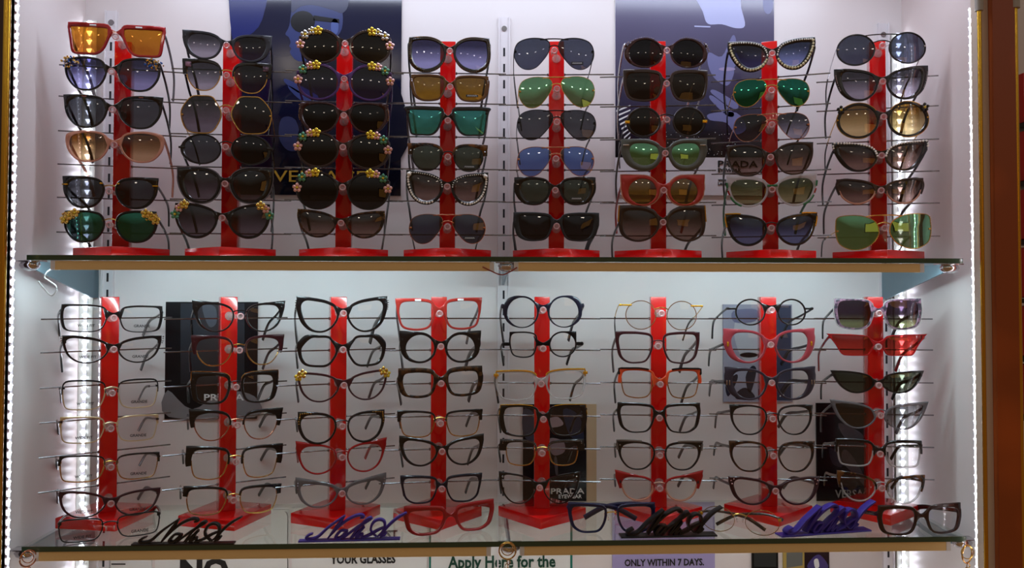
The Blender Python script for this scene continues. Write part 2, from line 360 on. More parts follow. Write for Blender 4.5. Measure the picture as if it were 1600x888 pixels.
e = empty('light_box', (1.15, -1.0, .40), 'warm lit advertising panel on the shop wall behind the viewer', 'light box')
bm = bmesh.new(); box(bm, -.30, .30, -.01, .01, -.16, .16); obj('panel_glow', bm, pm('warm_panel', (255, 200, 120), .5, emit=(255, 180, 90), es=.6), e, smooth=False)
bm = bmesh.new(); box(bm, -.33, .33, -.04, -.011, -.19, .19, bev=.004); obj('panel_case', bm, DKW, e, smooth=False)

# ================================================================ POSTERS AND CARDS on the back panel
def pmat(n_, c, r=.25): return pm('print_'+n_, c, r, spec=.3)
def gradmat(name, c0, c1, ax='Z', rough=.15):
    if name in _M: return _M[name]
    m = bpy.data.materials.new(name); m.use_nodes = True; n = m.node_tree; b = n.nodes['Principled BSDF']; b.inputs['Roughness'].default_value = rough
    t = n.nodes.new('ShaderNodeTexCoord'); s = n.nodes.new('ShaderNodeSeparateXYZ'); rp = n.nodes.new('ShaderNodeValToRGB')
    nz = n.nodes.new('ShaderNodeTexNoise'); nz.inputs['Scale'].default_value = 4; ad = n.nodes.new('ShaderNodeMath'); ad.operation = 'MULTIPLY_ADD'; ad.inputs[1].default_value = .5
    n.links.new(t.outputs['Generated'], s.inputs[0]); n.links.new(t.outputs['Object'], nz.inputs[0]); n.links.new(nz.outputs[0], ad.inputs[0]); n.links.new(s.outputs[ax], ad.inputs[2])
    n.links.new(ad.outputs[0], rp.inputs[0]); n.links.new(rp.outputs[0], b.inputs['Base Color'])
    rp.color_ramp.elements[0].position = .3; rp.color_ramp.elements[0].color = lin(c0); rp.color_ramp.elements[1].position = 1.15 if False else 1.0; rp.color_ramp.elements[1].color = lin(c1)
    _M[name] = m; return m
def poster(x0, x1, y0, y1, mat, label, cat='poster', th=.003, Y=None, name='poster'):
    Yq = (Y or YB-.0005)-th
    a, b = at(x0, (y0+y1)/2, Yq), at(x1, (y0+y1)/2, Yq); zt, zb = at((x0+x1)/2, y0, Yq).z, at((x0+x1)/2, y1, Yq).z
    e = empty(name, (a.x, Yq+th, zb), label, cat)
    bm = bmesh.new(); box(bm, 0, b.x-a.x, -th, 0, 0, zt-zb, bev=0); obj('panel', bm, mat, e, smooth=False)
    e['_y'] = Yq; return e
bpy.context.view_layer.update()
def shape(e, name, pts, mat, lay=1, smooth=True):
    Y = e['_y']-.00025*lay; o0 = e.location
    P = [at(p[0], p[1], Y) for p in pts]
    if smooth: P = catmull(P, 4, True)
    bm = bmesh.new(); prism(bm, [(p.x-o0.x, p.z-o0.z) for p in P], -(o0.y-Y), -(o0.y-Y)+.00024)
    return obj(name, bm, mat, e, smooth=False)
def ell(cx, cy, rx, ry, n=12, rot=0):
    o = []
    for k in range(n):
        a = 2*math.pi*k/n; x, y = rx*math.cos(a), ry*math.sin(a); o.append((cx+x*math.cos(rot)-y*math.sin(rot), cy+x*math.sin(rot)+y*math.cos(rot)))
    return o
def ptext(e, s, x0, x1, yb, mat, hs=None, lay=3, name='lettering', bold=.012):
    Y = e['_y']-.00025*lay; o0 = e.location; p0, p1 = at(x0, yb, Y), at(x1, yb, Y)
    return text(name, s, 0, 0, 0, 0, mat, e, M=Matrix.Translation((p0.x-o0.x, Y-o0.y, p0.z-o0.z)), width=p1.x-p0.x, hscale=hs, depth=.0006, bold=bold)
skin = pmat('blue_skin', (50, 60, 108)); dk = pmat('near_black', (12, 13, 22)); 
e = poster(360, 627, -70, 305, gradmat('navy_print', (9, 11, 26), (18, 22, 52), 'Z', .12), 'navy poster of a man in sunglasses behind the left stands')
shape(e, 'printed_glow', [(362, -60), (420, -60), (410, 30), (380, 60), (362, 55)], pmat('blue_glow', (24, 34, 100)), 1)
shape(e, 'printed_face', [(458, 8), (480, -40), (520, -40), (534, 10), (534, 45), (520, 60), (505, 52), (497, 70), (488, 92), (470, 96), (460, 92), (453, 82), (455, 76), (452, 72), (454, 66), (451, 58), (446, 53), (452, 40)], skin, 1)
shape(e, 'printed_hair', [(455, 16), (470, -62), (540, -62), (545, 0), (536, 20), (520, 16), (490, 8), (470, 10)], pmat('hat', (52, 56, 84)), 2)
shape(e, 'printed_sunglasses', ell(473, 34, 19, 17), dk, 3); shape(e, 'printed_temple', [(490, 24), (530, 30), (530, 36), (490, 32)], dk, 3, False)
shape(e, 'printed_ear', ell(523, 42, 6, 13), pmat('ear', (76, 92, 148)), 3)
shape(e, 'printed_beard', [(478, 70), (500, 58), (520, 62), (505, 92), (480, 98)], pmat('beard', (26, 30, 56)), 2)
for k, q in enumerate([[(446, 123), (470, 134), (500, 152), (498, 158), (468, 146), (446, 130)], [(452, 134), (480, 150), (505, 160), (500, 166), (475, 160), (454, 142)], [(440, 185), (462, 188), (470, 230), (450, 235), (436, 215)]]):
    shape(e, 'printed_hand' if k < 2 else 'printed_cloth', q, skin if k < 2 else pmat('cloth', (46, 50, 82)), 1)
shape(e, 'printed_jacket', [(475, 100), (560, 90), (625, 140), (625, 250), (480, 250), (468, 200), (500, 160)], pmat('jacket', (15, 17, 34)), 1)
ptext(e, 'VERSACE', 427, 572, 284, GINK, .72, bold=0)
e = poster(961, 1210, -70, 305, pmat('poster_white', (226, 224, 228)), 'grey poster of a face with a raised hand above a white lettering band')
shape(e, 'printed_photo', [(961.5, -69), (1209.5, -69), (1209.5, 246), (961.5, 246)], gradmat('slate_print', (16, 15, 22), (88, 84, 116), 'Z', .2), 1, False)
lav = pmat('lavender', (176, 182, 222)); lav2 = pmat('lavender_shade', (112, 114, 156))
shape(e, 'printed_cap', [(1085, -20), (1150, -20), (1158, 12), (1164, 40), (1150, 44), (1128, 38), (1106, 37), (1098, 18)], lav, 2)
shape(e, 'printed_face', [(1108, 82), (1128, 88), (1144, 56), (1150, 62), (1150, 80), (1156, 96), (1148, 104), (1146, 118), (1136, 134), (1116, 122), (1106, 100)], lav2, 2)
shape(e, 'printed_lips', ell(1136, 108, 13, 3), pmat('lips', (150, 140, 176)), 3)
shape(e, 'printed_band', [(1085, 40), (1110, 41), (1110, 43), (1085, 42)], lav, 3, False)
shape(e, 'printed_collar', ell(1200, 6, 8, 16), pmat('dim_lavender', (120, 124, 164)), 2)
for q in ([(1112, 146), (1118, 141), (1152, 162), (1146, 170)], [(1110, 156), (1114, 150), (1146, 176), (1138, 182)], [(1108, 178), (1150, 176), (1166, 200), (1150, 210), (1135, 192), (1110, 188)]):
    shape(e, 'printed_fingers', q, lav2, 2)
for i in range(9): shape(e, 'printed_pattern', [(963+2*i, 172+7*i), (985, 164+7*i), (985, 166+7*i), (963+2*i, 175+7*i)], WINK, 2, False)
bmx = bmesh.new()
for i in range(70):
    p = at(random.uniform(1040, 1150), random.uniform(205, 243), e['_y']-.0006)-e.location; ball(bmx, p, .0006, 1)
tag(obj('printed_speckle', bmx, WINK, e), kind='stuff')
ptext(e, 'PRADA', 1122, 1184, 261, INK, .72); ptext(e, 'EYEWEAR', 1122, 1158, 269, INK)
shape(e, 'printed_rule', [(1118, 271.5), (1200, 271.5), (1200, 272.5), (1118, 272.5)], INK, 2, False)
ptext(e, 'www.', 1122, 1136, 283, INK); ptext(e, 'London', 1122, 1141, 289, INK)
# lower posters
e = poster(258, 402, 472, 655, pmat('charcoal', (20, 20, 24)), 'charcoal poster with pale letters behind the second lower stand')
shape(e, 'printed_photo', [(282, 474), (382, 474), (382, 600), (282, 600)], gradmat('grey_print', (34, 36, 42), (52, 56, 64), 'Z'), 1, False)
shape(e, 'printed_hand', [(316, 478), (336, 480), (338, 505), (326, 510)], pmat('dim_grey', (86, 92, 104)), 2)
shape(e, 'printed_cloth', [(262, 610), (300, 640), (350, 612), (398, 620), (398, 652), (264, 652)], pmat('silver_grey', (128, 126, 130)), 2)
ptext(e, 'PRADA', 319, 381, 626, WINK, .72)
e = poster(1130, 1238, 476, 628, pmat('pale_grey', (150, 150, 166)), 'pale grey fashion poster behind the seventh lower stand')
shape(e, 'printed_coat', [(1205, 478), (1236, 478), (1236, 626), (1205, 626), (1195, 560)], pmat('navy_grey', (60, 66, 88)), 1, False)
shape(e, 'printed_face', [(1150, 500), (1170, 488), (1190, 500), (1194, 540), (1180, 568), (1160, 560), (1148, 530)], pmat('face_grey', (176, 176, 184)), 1)
shape(e, 'printed_mask', [(1146, 486), (1182, 484), (1180, 502), (1148, 504)], pmat('mask', (112, 112, 140)), 2)
shape(e, 'printed_lips', ell(1170, 555, 14, 4), dk, 2)
for q in ([(1165, 590), (1175, 572), (1182, 580), (1172, 615)], [(1150, 615), (1165, 606), (1180, 622), (1152, 624)], [(1134, 600), (1150, 585), (1152, 594), (1138, 620)]): shape(e, 'printed_chain', q, pmat('chain_dark', (40, 40, 52)), 2)
ptext(e, 'A', 1218, 1226, 620, WINK)
e = poster(1276, 1372, 630, 783, pmat('black_poster', (10, 10, 15)), 'black poster with grey letters behind the rightmost lower stand')
for q, c in (([(1310, 662), (1330, 668), (1348, 680), (1344, 690), (1320, 684)], (66, 62, 68)), ([(1316, 706), (1326, 706), (1346, 736), (1352, 760), (1338, 745), (1318, 724)], (60, 52, 54)), ([(1296, 700), (1312, 712), (1316, 730), (1300, 724)], (36, 34, 44))):
    shape(e, 'printed_figure', q, pmat('fig%d' % c[0], c), 1)
ptext(e, 'VERSACE', 1305, 1367, 778, pmat('grey_letter', (140, 138, 134)), 1.1)
e = poster(817, 916, 632, 784, pmat('ink_poster', (14, 15, 22)), 'black poster with white lettering behind the fifth lower stand')
for q, c in (([(858, 655), (872, 652), (880, 664), (860, 668)], (150, 130, 135)), ([(818, 640), (836, 650), (836, 690), (818, 680)], (64, 66, 80)), ([(860, 685), (880, 690), (882, 706), (866, 712), (858, 700)], (126, 110, 116)), ([(866, 716), (870, 716), (872, 742), (868, 740)], (80, 74, 80)), ([(880, 640), (905, 650), (912, 690), (890, 680)], (34, 42, 62))):
    shape(e, 'printed_figure', q, pmat('figb%d' % c[0], c), 1)
ptext(e, 'PRADA', 861, 913, 772, WINK, .72); ptext(e, 'EYEWEAR', 873, 909, 779, WINK)
poster(916.5, 932, 632, 784, pmat('beige_board', (196, 172, 140), .5), 'narrow beige board right of the black poster behind the fifth lower stand', 'board', name='beige_board')
# cards below the lower shelf (seen through the glass too)
CARD = pm('white_card', (222, 224, 222), .45); LIL = pm('lilac_card', (160, 150, 196), .45); TEAL = pm('teal_ink', (10, 110, 95), .5); DTEAL = pm('dark_green_ink', (12, 66, 52), .5)
e = poster(172, 236, 862, 960, CARD, 'small white card with a tiny emblem under the left shelf end', 'card', name='card')
shape(e, 'printed_emblem', [(178, 863), (190, 863), (187, 868), (181, 868)], INK, 2, False); shape(e, 'printed_line', [(174, 881), (196, 881), (196, 883), (174, 883)], INK, 2, False)
e = poster(242, 450, 798, 960, CARD, 'white card with large black NO lettering', 'sign', name='card')
shape(e, 'outline', [(444, 799), (448.5, 801), (450, 806), (450, 955), (449, 955), (449, 807), (447, 802)], INK, 2, False)
ptext(e, 'NO', 281, 357, 908, INK, bold=.045)
e = poster(456, 667, 794, 960, CARD, 'white card printed YOUR GLASSES in black', 'sign', name='card')
ptext(e, 'YOUR GLASSES', 516, 618, 881, INK, 1.25, bold=.03); ptext(e, 'IST', 600, 621, 842, INK, 1.1, bold=.03)
e = poster(670, 895, 800, 960, CARD, 'white card with green lettering Apply Here for the and teal border', 'sign', name='card')
shape(e, 'border', [(670.5, 801), (673.5, 801), (673.5, 958), (670.5, 958)], TEAL, 2, False); shape(e, 'border', [(891, 801), (894.5, 801), (894.5, 958), (891, 958)], TEAL, 2, False)
ptext(e, 'Apply Here for the', 700, 868, 888, DTEAL, 1.2, bold=.025)
e = poster(957, 1117, 786, 960, LIL, 'lilac card printed ONLY WITHIN 7 DAYS', 'sign', name='card')
ptext(e, 'ONLY WITHIN 7 DAYS.', 976, 1100, 885, INK, 1.2, bold=.02)
shape(e, 'printed_rule', [(1030, 803), (1062, 803), (1062, 804), (1030, 804)], INK, 2, False)
e = poster(1175, 1216, 861, 920, pmat('black_frame', (20, 22, 24)), 'small black framed plate below the lower shelf', 'plate', name='framed_plate')
shape(e, 'plate_face', [(1178, 864), (1213, 864), (1213, 886), (1178, 886)], pmat('dark_plate', (46, 50, 50)), 2, False)
e = poster(1224, 1257, 858, 940, pmat('gilt_frame', (176, 152, 84)), 'grey picture in a gilt frame below the lower shelf', 'picture', name='framed_picture')
shape(e, 'picture', [(1229, 860), (1254, 860), (1254, 884), (1229, 888)], pmat('grey_pic', (108, 110, 106)), 2, False)
e = poster(1257.5, 1296, 858, 940, pmat('dark_photo', (40, 28, 34)), 'dark photograph of a figure below the lower shelf', 'picture', name='photograph')
shape(e, 'printed_figure', [(1262, 888), (1270, 872), (1282, 868), (1294, 888)], pmat('violet_cloth', (76, 66, 120)), 2); shape(e, 'printed_collar', [(1272, 876), (1278, 874), (1280, 886), (1274, 888)], WINK, 3)

# ================================================================ DISPLAY STANDS
YS = 1.226
UP = [(106, 266, 190, 12), (277, 431, 360, 4), (460, 605, 537, 4), (627, 763, 699, 0), (801, 939, 869, -4), (960, 1098, 1028, -7), (1133, 1280, 1204, -20), (1302, 1455, 1372, -16)]
LO = [(79, 242, 169, 34), (278, 429, 355, 27), (455, 601, 527, 19), (618, 760, 685, 6), (775, 915, 847, -6), (962, 1102, 1028, -6), (1135, 1290, 1199, -7), (1297, 1450, 1365, -8)]
RU = [at(869, y, YS).z for y in (117, 164, 216, 266, 316, 368)]
RL = [at(847, y, YS).z for y in (498, 547, 599, 650, 701, 752)]
ORD = ['leftmost %s stand', 'second %s stand from left', 'third %s stand from left', 'fourth %s stand from left', 'fourth %s stand from right', 'third %s stand from right', 'second %s stand from right', 'rightmost %s stand']
TIER = ['topmost', 'second from top', 'third from top', 'third from bottom', 'second from bottom', 'lowest']
stands = {}
def make_stand(row, i, pc, yaw, zsh, rods, ztop):
    X = at(pc, 420 if row == 'upper' else 620, YS).x
    M = Matrix.Translation((X, YS, zsh)) @ Matrix.Rotation(R(yaw), 4, 'Z')
    e = empty('display_stand', M, 'red eyewear display stand, %s' % (ORD[i] % row), 'display stand', 'red display stands on the %s shelf' % row)
    bm = bmesh.new(); s = .0475; box(bm, -s, s, -s, s, 0, .0155, Matrix.Rotation(R(45), 4, 'Z'), bev=.0012); obj('base', bm, STANDRED, e, ang=25)
    bm = bmesh.new(); h = .0118; box(bm, -h, h, -h, h, .0155, ztop-zsh, bev=.0012); obj('post', bm, STANDRED, e, ang=25)
    for z in rods:
        bm = bmesh.new(); cyl(bm, (-.089, 0, z-zsh), (.089, 0, z-zsh), .00105, seg=8)
        for q in (-1, 1): ball(bm, Vector((q*.0128, 0, z-zsh)), .0024, 1)
        obj('support_rod', bm, ROD, e)
    stands[(row, i)] = (M, e, zsh)
    return e
for i, (a, b, pc, yw) in enumerate(UP): make_stand('upper', i, pc, yw, SH_U, RU, at(pc, 68, YS).z)
for i, (a, b, pc, yw) in enumerate(LO): make_stand('lower', i, pc, yw, SH_L, RL, at(pc, 464, YS-.012).z)

# ================================================================ GLASSES
SH = dict(
 round=[(math.cos(2*math.pi*k/14), math.sin(2*math.pi*k/14)) for k in range(14)],
 oval=[(math.cos(2*math.pi*k/14)*1.0, math.sin(2*math.pi*k/14)) for k in range(14)],
 cat=[(-1, .1), (-.86, .52), (-.35, .82), (.25, .96), (.75, 1), (1, .72), (.95, .15), (.75, -.45), (.35, -.9), (-.15, -1), (-.6, -.78), (-.9, -.35)],
 catr=[(-1, .2), (-.85, .65), (-.35, .93), (.25, 1), (.75, .92), (1, .5), (.93, -.1), (.68, -.65), (.25, -.97), (-.2, -1), (-.64, -.78), (-.92, -.3)],
 ncat=[(-1, .0), (-.8, .55), (-.3, .85), (.3, .98), (.8, 1), (1, .9), (.85, .2), (.55, -.5), (.15, -.95), (-.3, -1), (-.7, -.75), (-.95, -.35)],
 redcat=[(-1, .2), (-.75, .8), (-.2, .95), (.4, .98), (.95, 1), (1, .9), (.72, .1), (.45, -.85), (.2, -1), (-.4, -1), (-.75, -.9), (-.92, -.3)],
 avi=[(-1, .55), (-.82, .88), (-.3, 1), (.3, .97), (.8, .72), (1, .2), (.94, -.35), (.66, -.82), (.25, -1), (-.2, -.86), (-.6, -.4), (-.9, .1)],
 way=[(-1, .45), (-.88, .85), (-.3, .98), (.3, 1), (.85, .95), (1, .6), (.95, .05), (.8, -.6), (.4, -.97), (-.15, -1), (-.62, -.85), (-.9, -.25)],
 panto=[(-1, .3), (-.8, .8), (-.25, 1), (.35, 1), (.85, .8), (1, .3), (.88, -.3), (.5, -.85), (0, -1), (-.5, -.85), (-.86, -.35)],
 square=[(-1, .3), (-.9, .8), (-.4, .97), (.3, 1), (.84, .9), (1, .42), (.95, -.22), (.76, -.8), (.25, -1), (-.3, -1), (-.7, -.82), (-.92, -.3)],
 trap=[(-1, .6), (-.92, .92), (-.3, .97), (.3, 1), (.95, 1), (1, .75), (.93, .1), (.84, -.75), (.7, -.97), (.2, -1), (-.3, -1), (-.62, -.7), (-.84, -.1)],
 rect=[(-1, .3), (-.88, .8), (-.4, .97), (.3, 1), (.86, .93), (1, .5), (.96, -.3), (.8, -.86), (.3, -1), (-.35, -1), (-.74, -.8), (-.93, -.3)],
 hexa=[(-1, .05), (-.72, .72), (-.5, .97), (0, 1), (.45, .96), (.85, .5), (1, .1), (.9, -.5), (.62, -.9), (0, -1), (-.45, -.95), (-.75, -.62)],
 butter=[(-1, .1), (-.84, .6), (-.3, .92), (.35, 1), (.9, .9), (1, .5), (1, -.1), (.85, -.65), (.4, -.98), (-.1, -1), (-.6, -.75), (-.92, -.3)])
def gmesh_ring(bm, I, O, thick, yfun, mi=0, i0=0, i1=None):
    n = len(I); full = i1 is None; idx = [k % n for k in (range(n) if full else range(i0, i1+1))]
    fr = [(0, -.5+.28), (.2, -.5), (.8, -.5), (1, -.5+.28), (1, .5-.2), (.85, .5), (.15, .5), (0, .5-.2)]
    rings = []
    for k in idx:
        r_ = []
        for f_, y in fr:
            p = I[k].lerp(O[k], f_); r_.append(bm.verts.new((p.x, yfun(p.x)+y*thick, p.y)))
        rings.append(r_)
    m = len(rings)
    for a in range(m if full else m-1):
        A, B = rings[a], rings[(a+1) % m]
        for k in range(8):
            f = bm.faces.new((A[k], A[(k+1) % 8], B[(k+1) % 8], B[k])); f.material_index = mi
    if not full: bm.faces.new(rings[0]); bm.faces.new(rings[-1][::-1])

def flower(bm, c, r, ci, pi):
    for k in range(5):
        a = 2*math.pi*k/5+.3; ball(bm, c+Vector((r*.62*math.cos(a), 0, r*.62*math.sin(a))), r*.42, 1, pi, (1, .55, 1))
    ball(bm, c+Vector((0, -r*.25, 0)), r*.28, 1, ci)

def glasses(M, W, H, shape, fc, lens, zrod=None, t=(2.6, 2.2, 2.8, 2.2), b=17, bz=.42, bh=2.6, br='ac', tip=(0, 0), hv=.62, th=3.6,
            tc=None, tw=3.2, brow=None, wire='gold', deco=(), label='', cat='eyeglasses', group=None, name='eyeglasses', drop=None,
            folded=False, endp=None, prints=None, out2=None, lens_in=0, right_shape=None, nwidth=None, sticker=None, wf=None, end=0, endh=1.5, corner=True):
    """M places the middle of the front; x right, y back, z up; sizes in mm except W,H in metres"""
    mm = .001; ks = 1.3 if t[0] > 1.7 else 1.15; tt, tb, to, tn = [v*mm*ks for v in t]; b *= mm*.8; bh *= 1.1; fcm = FR[fc]; tcm = FR[tc or fc]
    k = 1.1; yf = lambda x: k*x*x
    root = empty(name, M, label, cat, group)
    lw = W/2-b/2-to-tn-end*mm; lh = H-tt-tb
    cx = b/2+tn+lw/2; cz = (tb-tt)/2
    N = 48
    topz = 0
    for s in (-1, 1):
        cp = SH[right_shape if (right_shape and s == 1) else shape]
        c3 = [Vector((p[0], p[1], 0)) for p in cp]
        sm = catmull(c3, 8, True)
        # resample by angle-free index to N
        m = len(sm); I = []
        for i in range(N):
            q = sm[int(i*m/N) % m]; I.append(Vector((s*(cx+q.x*lw/2), cz+q.y*lh/2)))
        O = []; nrm = []
        for i in range(N):
            tv = I[(i+1) % N]-I[i-1]; nv = Vector((tv.y, -tv.x)).normalized()
            if nv.dot(I[i]-Vector((s*cx, cz))) < 0: nv = -nv
            nrm.append(nv)
        for i in range(N):
            nv = nrm[i]; ox = nv.x*s
            tk = tt*max(nv.y, 0)**2+tb*max(-nv.y, 0)**2+to*max(ox, 0)**2+tn*max(-ox, 0)**2
            d = nv*tk; wq = max(0, ox*.7+nv.y*.7)**5
            rel = (I[i]-Vector((s*cx, cz))); wq *= 1 if rel.y > 0 and rel.x*s > 0 else .0
            O.append(I[i]+d+Vector((s*tip[0]*mm*wq, tip[1]*mm*wq)))
        if (t[0] > 1.7 and shape != 'hexa' and not (shape == 'round' and tip[0] < 2)) and corner:
            K = Vector((s*(cx+lw/2+to*.8+tip[0]*mm*.8), cz+lh/2+tt*.9+tip[1]*mm)); ctr = Vector((s*cx, cz))
            ang_ = lambda p: math.atan2(p.y-ctr.y, (p.x-ctr.x)*s)
            def near(a): return min(O, key=lambda p: abs(ang_(p)-R(a)))
            A_, B_ = near(88), near(-8)
            def isect(d, P, Q):                                # ray ctr+t*d with segment PQ
                e_ = Q-P; det = d.x*(-e_.y)+e_.x*d.y
                if abs(det) < 1e-12: return 0
                w_ = P-ctr; t_ = (w_.x*(-e_.y)+e_.x*w_.y)/det; u_ = (d.x*w_.y-d.y*w_.x)/det
                return t_ if -.01 <= u_ <= 1.01 else 0
            kb = min(range(N), key=lambda i: abs(ang_(O[i])-ang_(K)))
            for i in range(N):
                if -R(10) < ang_(O[i]) < R(90):
                    d_ = (O[i]-ctr); L_ = d_.length; d_ = d_/L_
                    t_ = max(isect(d_, A_, K), isect(d_, K, B_))
                    if t_ > L_: O[i] = ctr+d_*t_
            O[kb] = ctr.lerp(K, .985)
        if s == -1: Il, Ol = I, O
        else: Ir, Or = I, O
        lensbm = bmesh.new(); dome = -.0016
        nr = 4
        for side, off in ((0, -.0005), (1, .0006)):
            cvt = lensbm.verts.new((s*cx, yf(cx)+dome+off, cz)); prev = None
            for j in range(1, nr+1):
                f_ = j/nr; ring = [lensbm.verts.new((s*cx+(p.x-s*cx)*f_*1.01, yf(s*cx+(p.x-s*cx)*f_)+dome*(1-f_*f_)+off, cz+(p.y-cz)*f_*1.01)) for p in I]
                if prev is None:
                    for q in range(N): lensbm.faces.new((cvt, ring[q], ring[(q+1) % N]))
                else:
                    for q in range(N): lensbm.faces.new((prev[q], ring[q], ring[(q+1) % N], prev[(q+1) % N]))
                prev = ring
            if side == 0: front = prev
        for q in range(N): lensbm.faces.new((front[q], prev[q], prev[(q+1) % N], front[(q+1) % N]))
        obj('lens', lensbm, LN[lens], root)
        if out2:                                               # a second, outer see-through layer round the rim
            O2 = [O[i]+nrm[i]*out2[1]*mm for i in range(N)]
            bq = bmesh.new(); gmesh_ring(bq, O, O2, th*mm*.9, yf); tag(obj('outer_rim', bq, FR[out2[0]], root), 'clear outer rim')
    if wf:
        Il2, Ir2 = Il, Ir
    # fronts
    zb = cz+bz*lh/2
    ga = b/2+tn*.6
    if brow is None:
        bm = bmesh.new(); gmesh_ring(bm, Il, Ol, th*mm, yf)
        if br != 'ac': obj('rim', bm, fcm, root); bm = bmesh.new()
        gmesh_ring(bm, Ir, Or, th*mm, yf)
        if br != 'ac': obj('rim', bm, fcm, root)
    else:
        def arcs(I, O, up):
            n = len(I); thr = cz+lh/2*brow
            flag = [p.y > thr for p in I]; st = next(i for i in range(n) if flag[i] != flag[i-1] and flag[i] == up)
            ln = 0
            while flag[(st+ln) % n] == up and ln < n: ln += 1
            return st-1 if not up else st, st+ln
        bm = bmesh.new()
        for I, O in ((Il, Ol), (Ir, Or)):
            a, c = arcs(I, O, True); gmesh_ring(bm, I, O, th*mm, yf, 0, a-1, c)
            if br != 'ac': obj('brow_bar', bm, fcm, root); bm = bmesh.new()
        for I, O in ((Il, Ol), (Ir, Or)):
            bw = bmesh.new()
            a, c = arcs(I, O, False); n = len(I)
            pts = [Vector((I[j % n].x, yf(I[j % n].x), I[j % n].y)) for j in range(a-1, c+2)]
            if wire in ('gold', 'rose', 'silver', 'gun', 'bmetal', 'cream'): sweep(bw, pts, .0009, None, 6)
            else: sweep(bw, pts, .0015, .0013, 6, up=Vector((0, 1, 0)))
            tag(obj('lower_rim', bw, FR[wire], root), wire.replace('bmetal', 'black')+' lower rim')
    if br == 'ac':
        angn = lambda p: math.degrees(math.atan2((p.y-cz)/lh, (p.x-cx)/lw)) % 360
        pt_ = min(Or, key=lambda p: abs(angn(p)-132)); pb_ = min(Or, key=lambda p: abs(angn(p)-188))
        zct = min(zb+bh*mm*.5, pt_.y-.0002); zcb = zct-bh*mm*1.05; nn = 14; T_, B2 = [], []
        for q in range(nn+1):
            u_ = 2*q/nn-1; T_.append((u_*(pt_.x+.0004), zct+(pt_.y-.0002-zct)*abs(u_)**1.5)); B2.append((u_*(pb_.x+.0004), zcb+(pb_.y-zcb)*abs(u_)**2.6))
        cols = []
        for q in range(nn+1):
            col = []
            for f_, y_ in ((0, -.25), (.15, -.48), (.85, -.48), (1, -.25), (1, .3), (.8, .46), (.2, .46), (0, .3)):
                x_ = B2[q][0]+(T_[q][0]-B2[q][0])*f_; z_ = B2[q][1]+(T_[q][1]-B2[q][1])*f_
                col.append(bm.verts.new((x_, yf(x_)+y_*th*mm, z_)))
            cols.append(col)
        for q in range(nn):
            for k_ in range(8): bm.faces.new((cols[q][k_], cols[q][(k_+1) % 8], cols[q+1][(k_+1) % 8], cols[q+1][k_]))
        bm.faces.new(cols[0]); bm.faces.new(cols[-1][::-1]); zb = (zct+zcb)/2
        obj('frame_front' if brow is None else 'brow_bar', bm, fcm, root)
    else:
        bm = bmesh.new(); g2 = ga+.002
        path = catmull([(-g2, yf(g2), zb), (-g2*.5, -.0005, zb+.0022), (0, -.001, zb+.003), (g2*.5, -.0005, zb+.0022), (g2, yf(g2), zb)], 4); sweep(bm, path, .0009, None, 8)
        if br == 'double':
            obj('bridge', bm, fcm, root); bm = bmesh.new()
            zt2 = cz+lh/2*.93; x2 = cx-lw*.22
            path = catmull([(-x2, yf(x2), zt2), (-x2*.5, .0005, zt2+.0012), (0, 0, zt2+.0014), (x2*.5, .0005, zt2+.0012), (x2, yf(x2), zt2)], 4); sweep(bm, path, .0009, None, 8)
        obj('bridge', bm, FR[wire] if brow is not None or br == 'wire2' else fcm, root)
    metalish = br != 'ac'
    if metalish:
        for s in (-1, 1):
            bm = bmesh.new(); px_ = s*(b/2*.62); ball(bm, Vector((px_, .006, zb-.008)), .0026, 2, sc=(.5, .5, 1.3))
            sweep(bm, catmull([(px_, .006, zb-.008), (s*b/2, .007, zb-.003), (s*(b/2+tn), .001, zb-.004)], 4), .0005, None, 6); obj('nose_pad', bm, PEG, root)
    if end:
        for s in (-1, 1):
            bm = bmesh.new(); zh = cz+hv*lh/2; xi = min(abs(p.x) for p in (Ol if s < 0 else Or) if abs(p.y-zh) < lh*.09 and abs(p.x) > cx)-.0006
            sweep(bm, [(s*xi, yf(xi), zh), (s*(W/2-.001), yf(W/2), zh)], .0012, endh*mm, 8, square=True); obj('end_piece', bm, FR[endp] if endp else fcm, root)
    # temples
    he = cz+hv*lh/2; xe = W/2
    dr = drop if drop is not None else 20
    for s in (-1, 1):
        bm = bmesh.new()
        x0 = s*(xe-.0025); y0 = yf(xe)
        w2 = (.0007 if (tw < 2) else .0013)
        if folded:
            zz = he-.001
            path = [(x0, y0, he), (s*(xe-.001), y0+.007, he), (s*xe*.55, y0+.011+.003*(s+1), zz+.003), (-s*xe*.1, y0+.012+.003*(s+1), zz-.002), (-s*xe*.6, y0+.012+.003*(s+1), zz-.018)]
        else:
            c_, q_ = math.cos(R(dr)), math.sin(R(dr)); L1 = .082; L2 = .034; a2 = R(min(70, dr+32))
            if cat_loose: a2 = R(dr+18)
            p2 = (s*(xe-.0045), y0+.006+L1*c_, he-L1*q_)
            path = [(x0, y0, he), (s*(xe-.0005), y0+.005, he-.001), (s*(xe-.001), y0+.006+L1*.5*c_, he-L1*.5*q_), p2, (s*(xe-.009), p2[1]+L2*math.cos(a2), p2[2]-L2*math.sin(a2))]
        P_ = catmull(path, 5); n = len(P_)
        hh = [tw*mm*(.75 if tw < 2 else (1-.35*math.sin(math.pi*min(1, i/n*1.25)))) for i in range(n)]
        if tw < 2: hh = [.0007 if i < n*.62 else .0019 for i in range(n)]; ww = [.0007 if i < n*.62 else .0012 for i in range(n)]
        else: ww = [.0017]*n
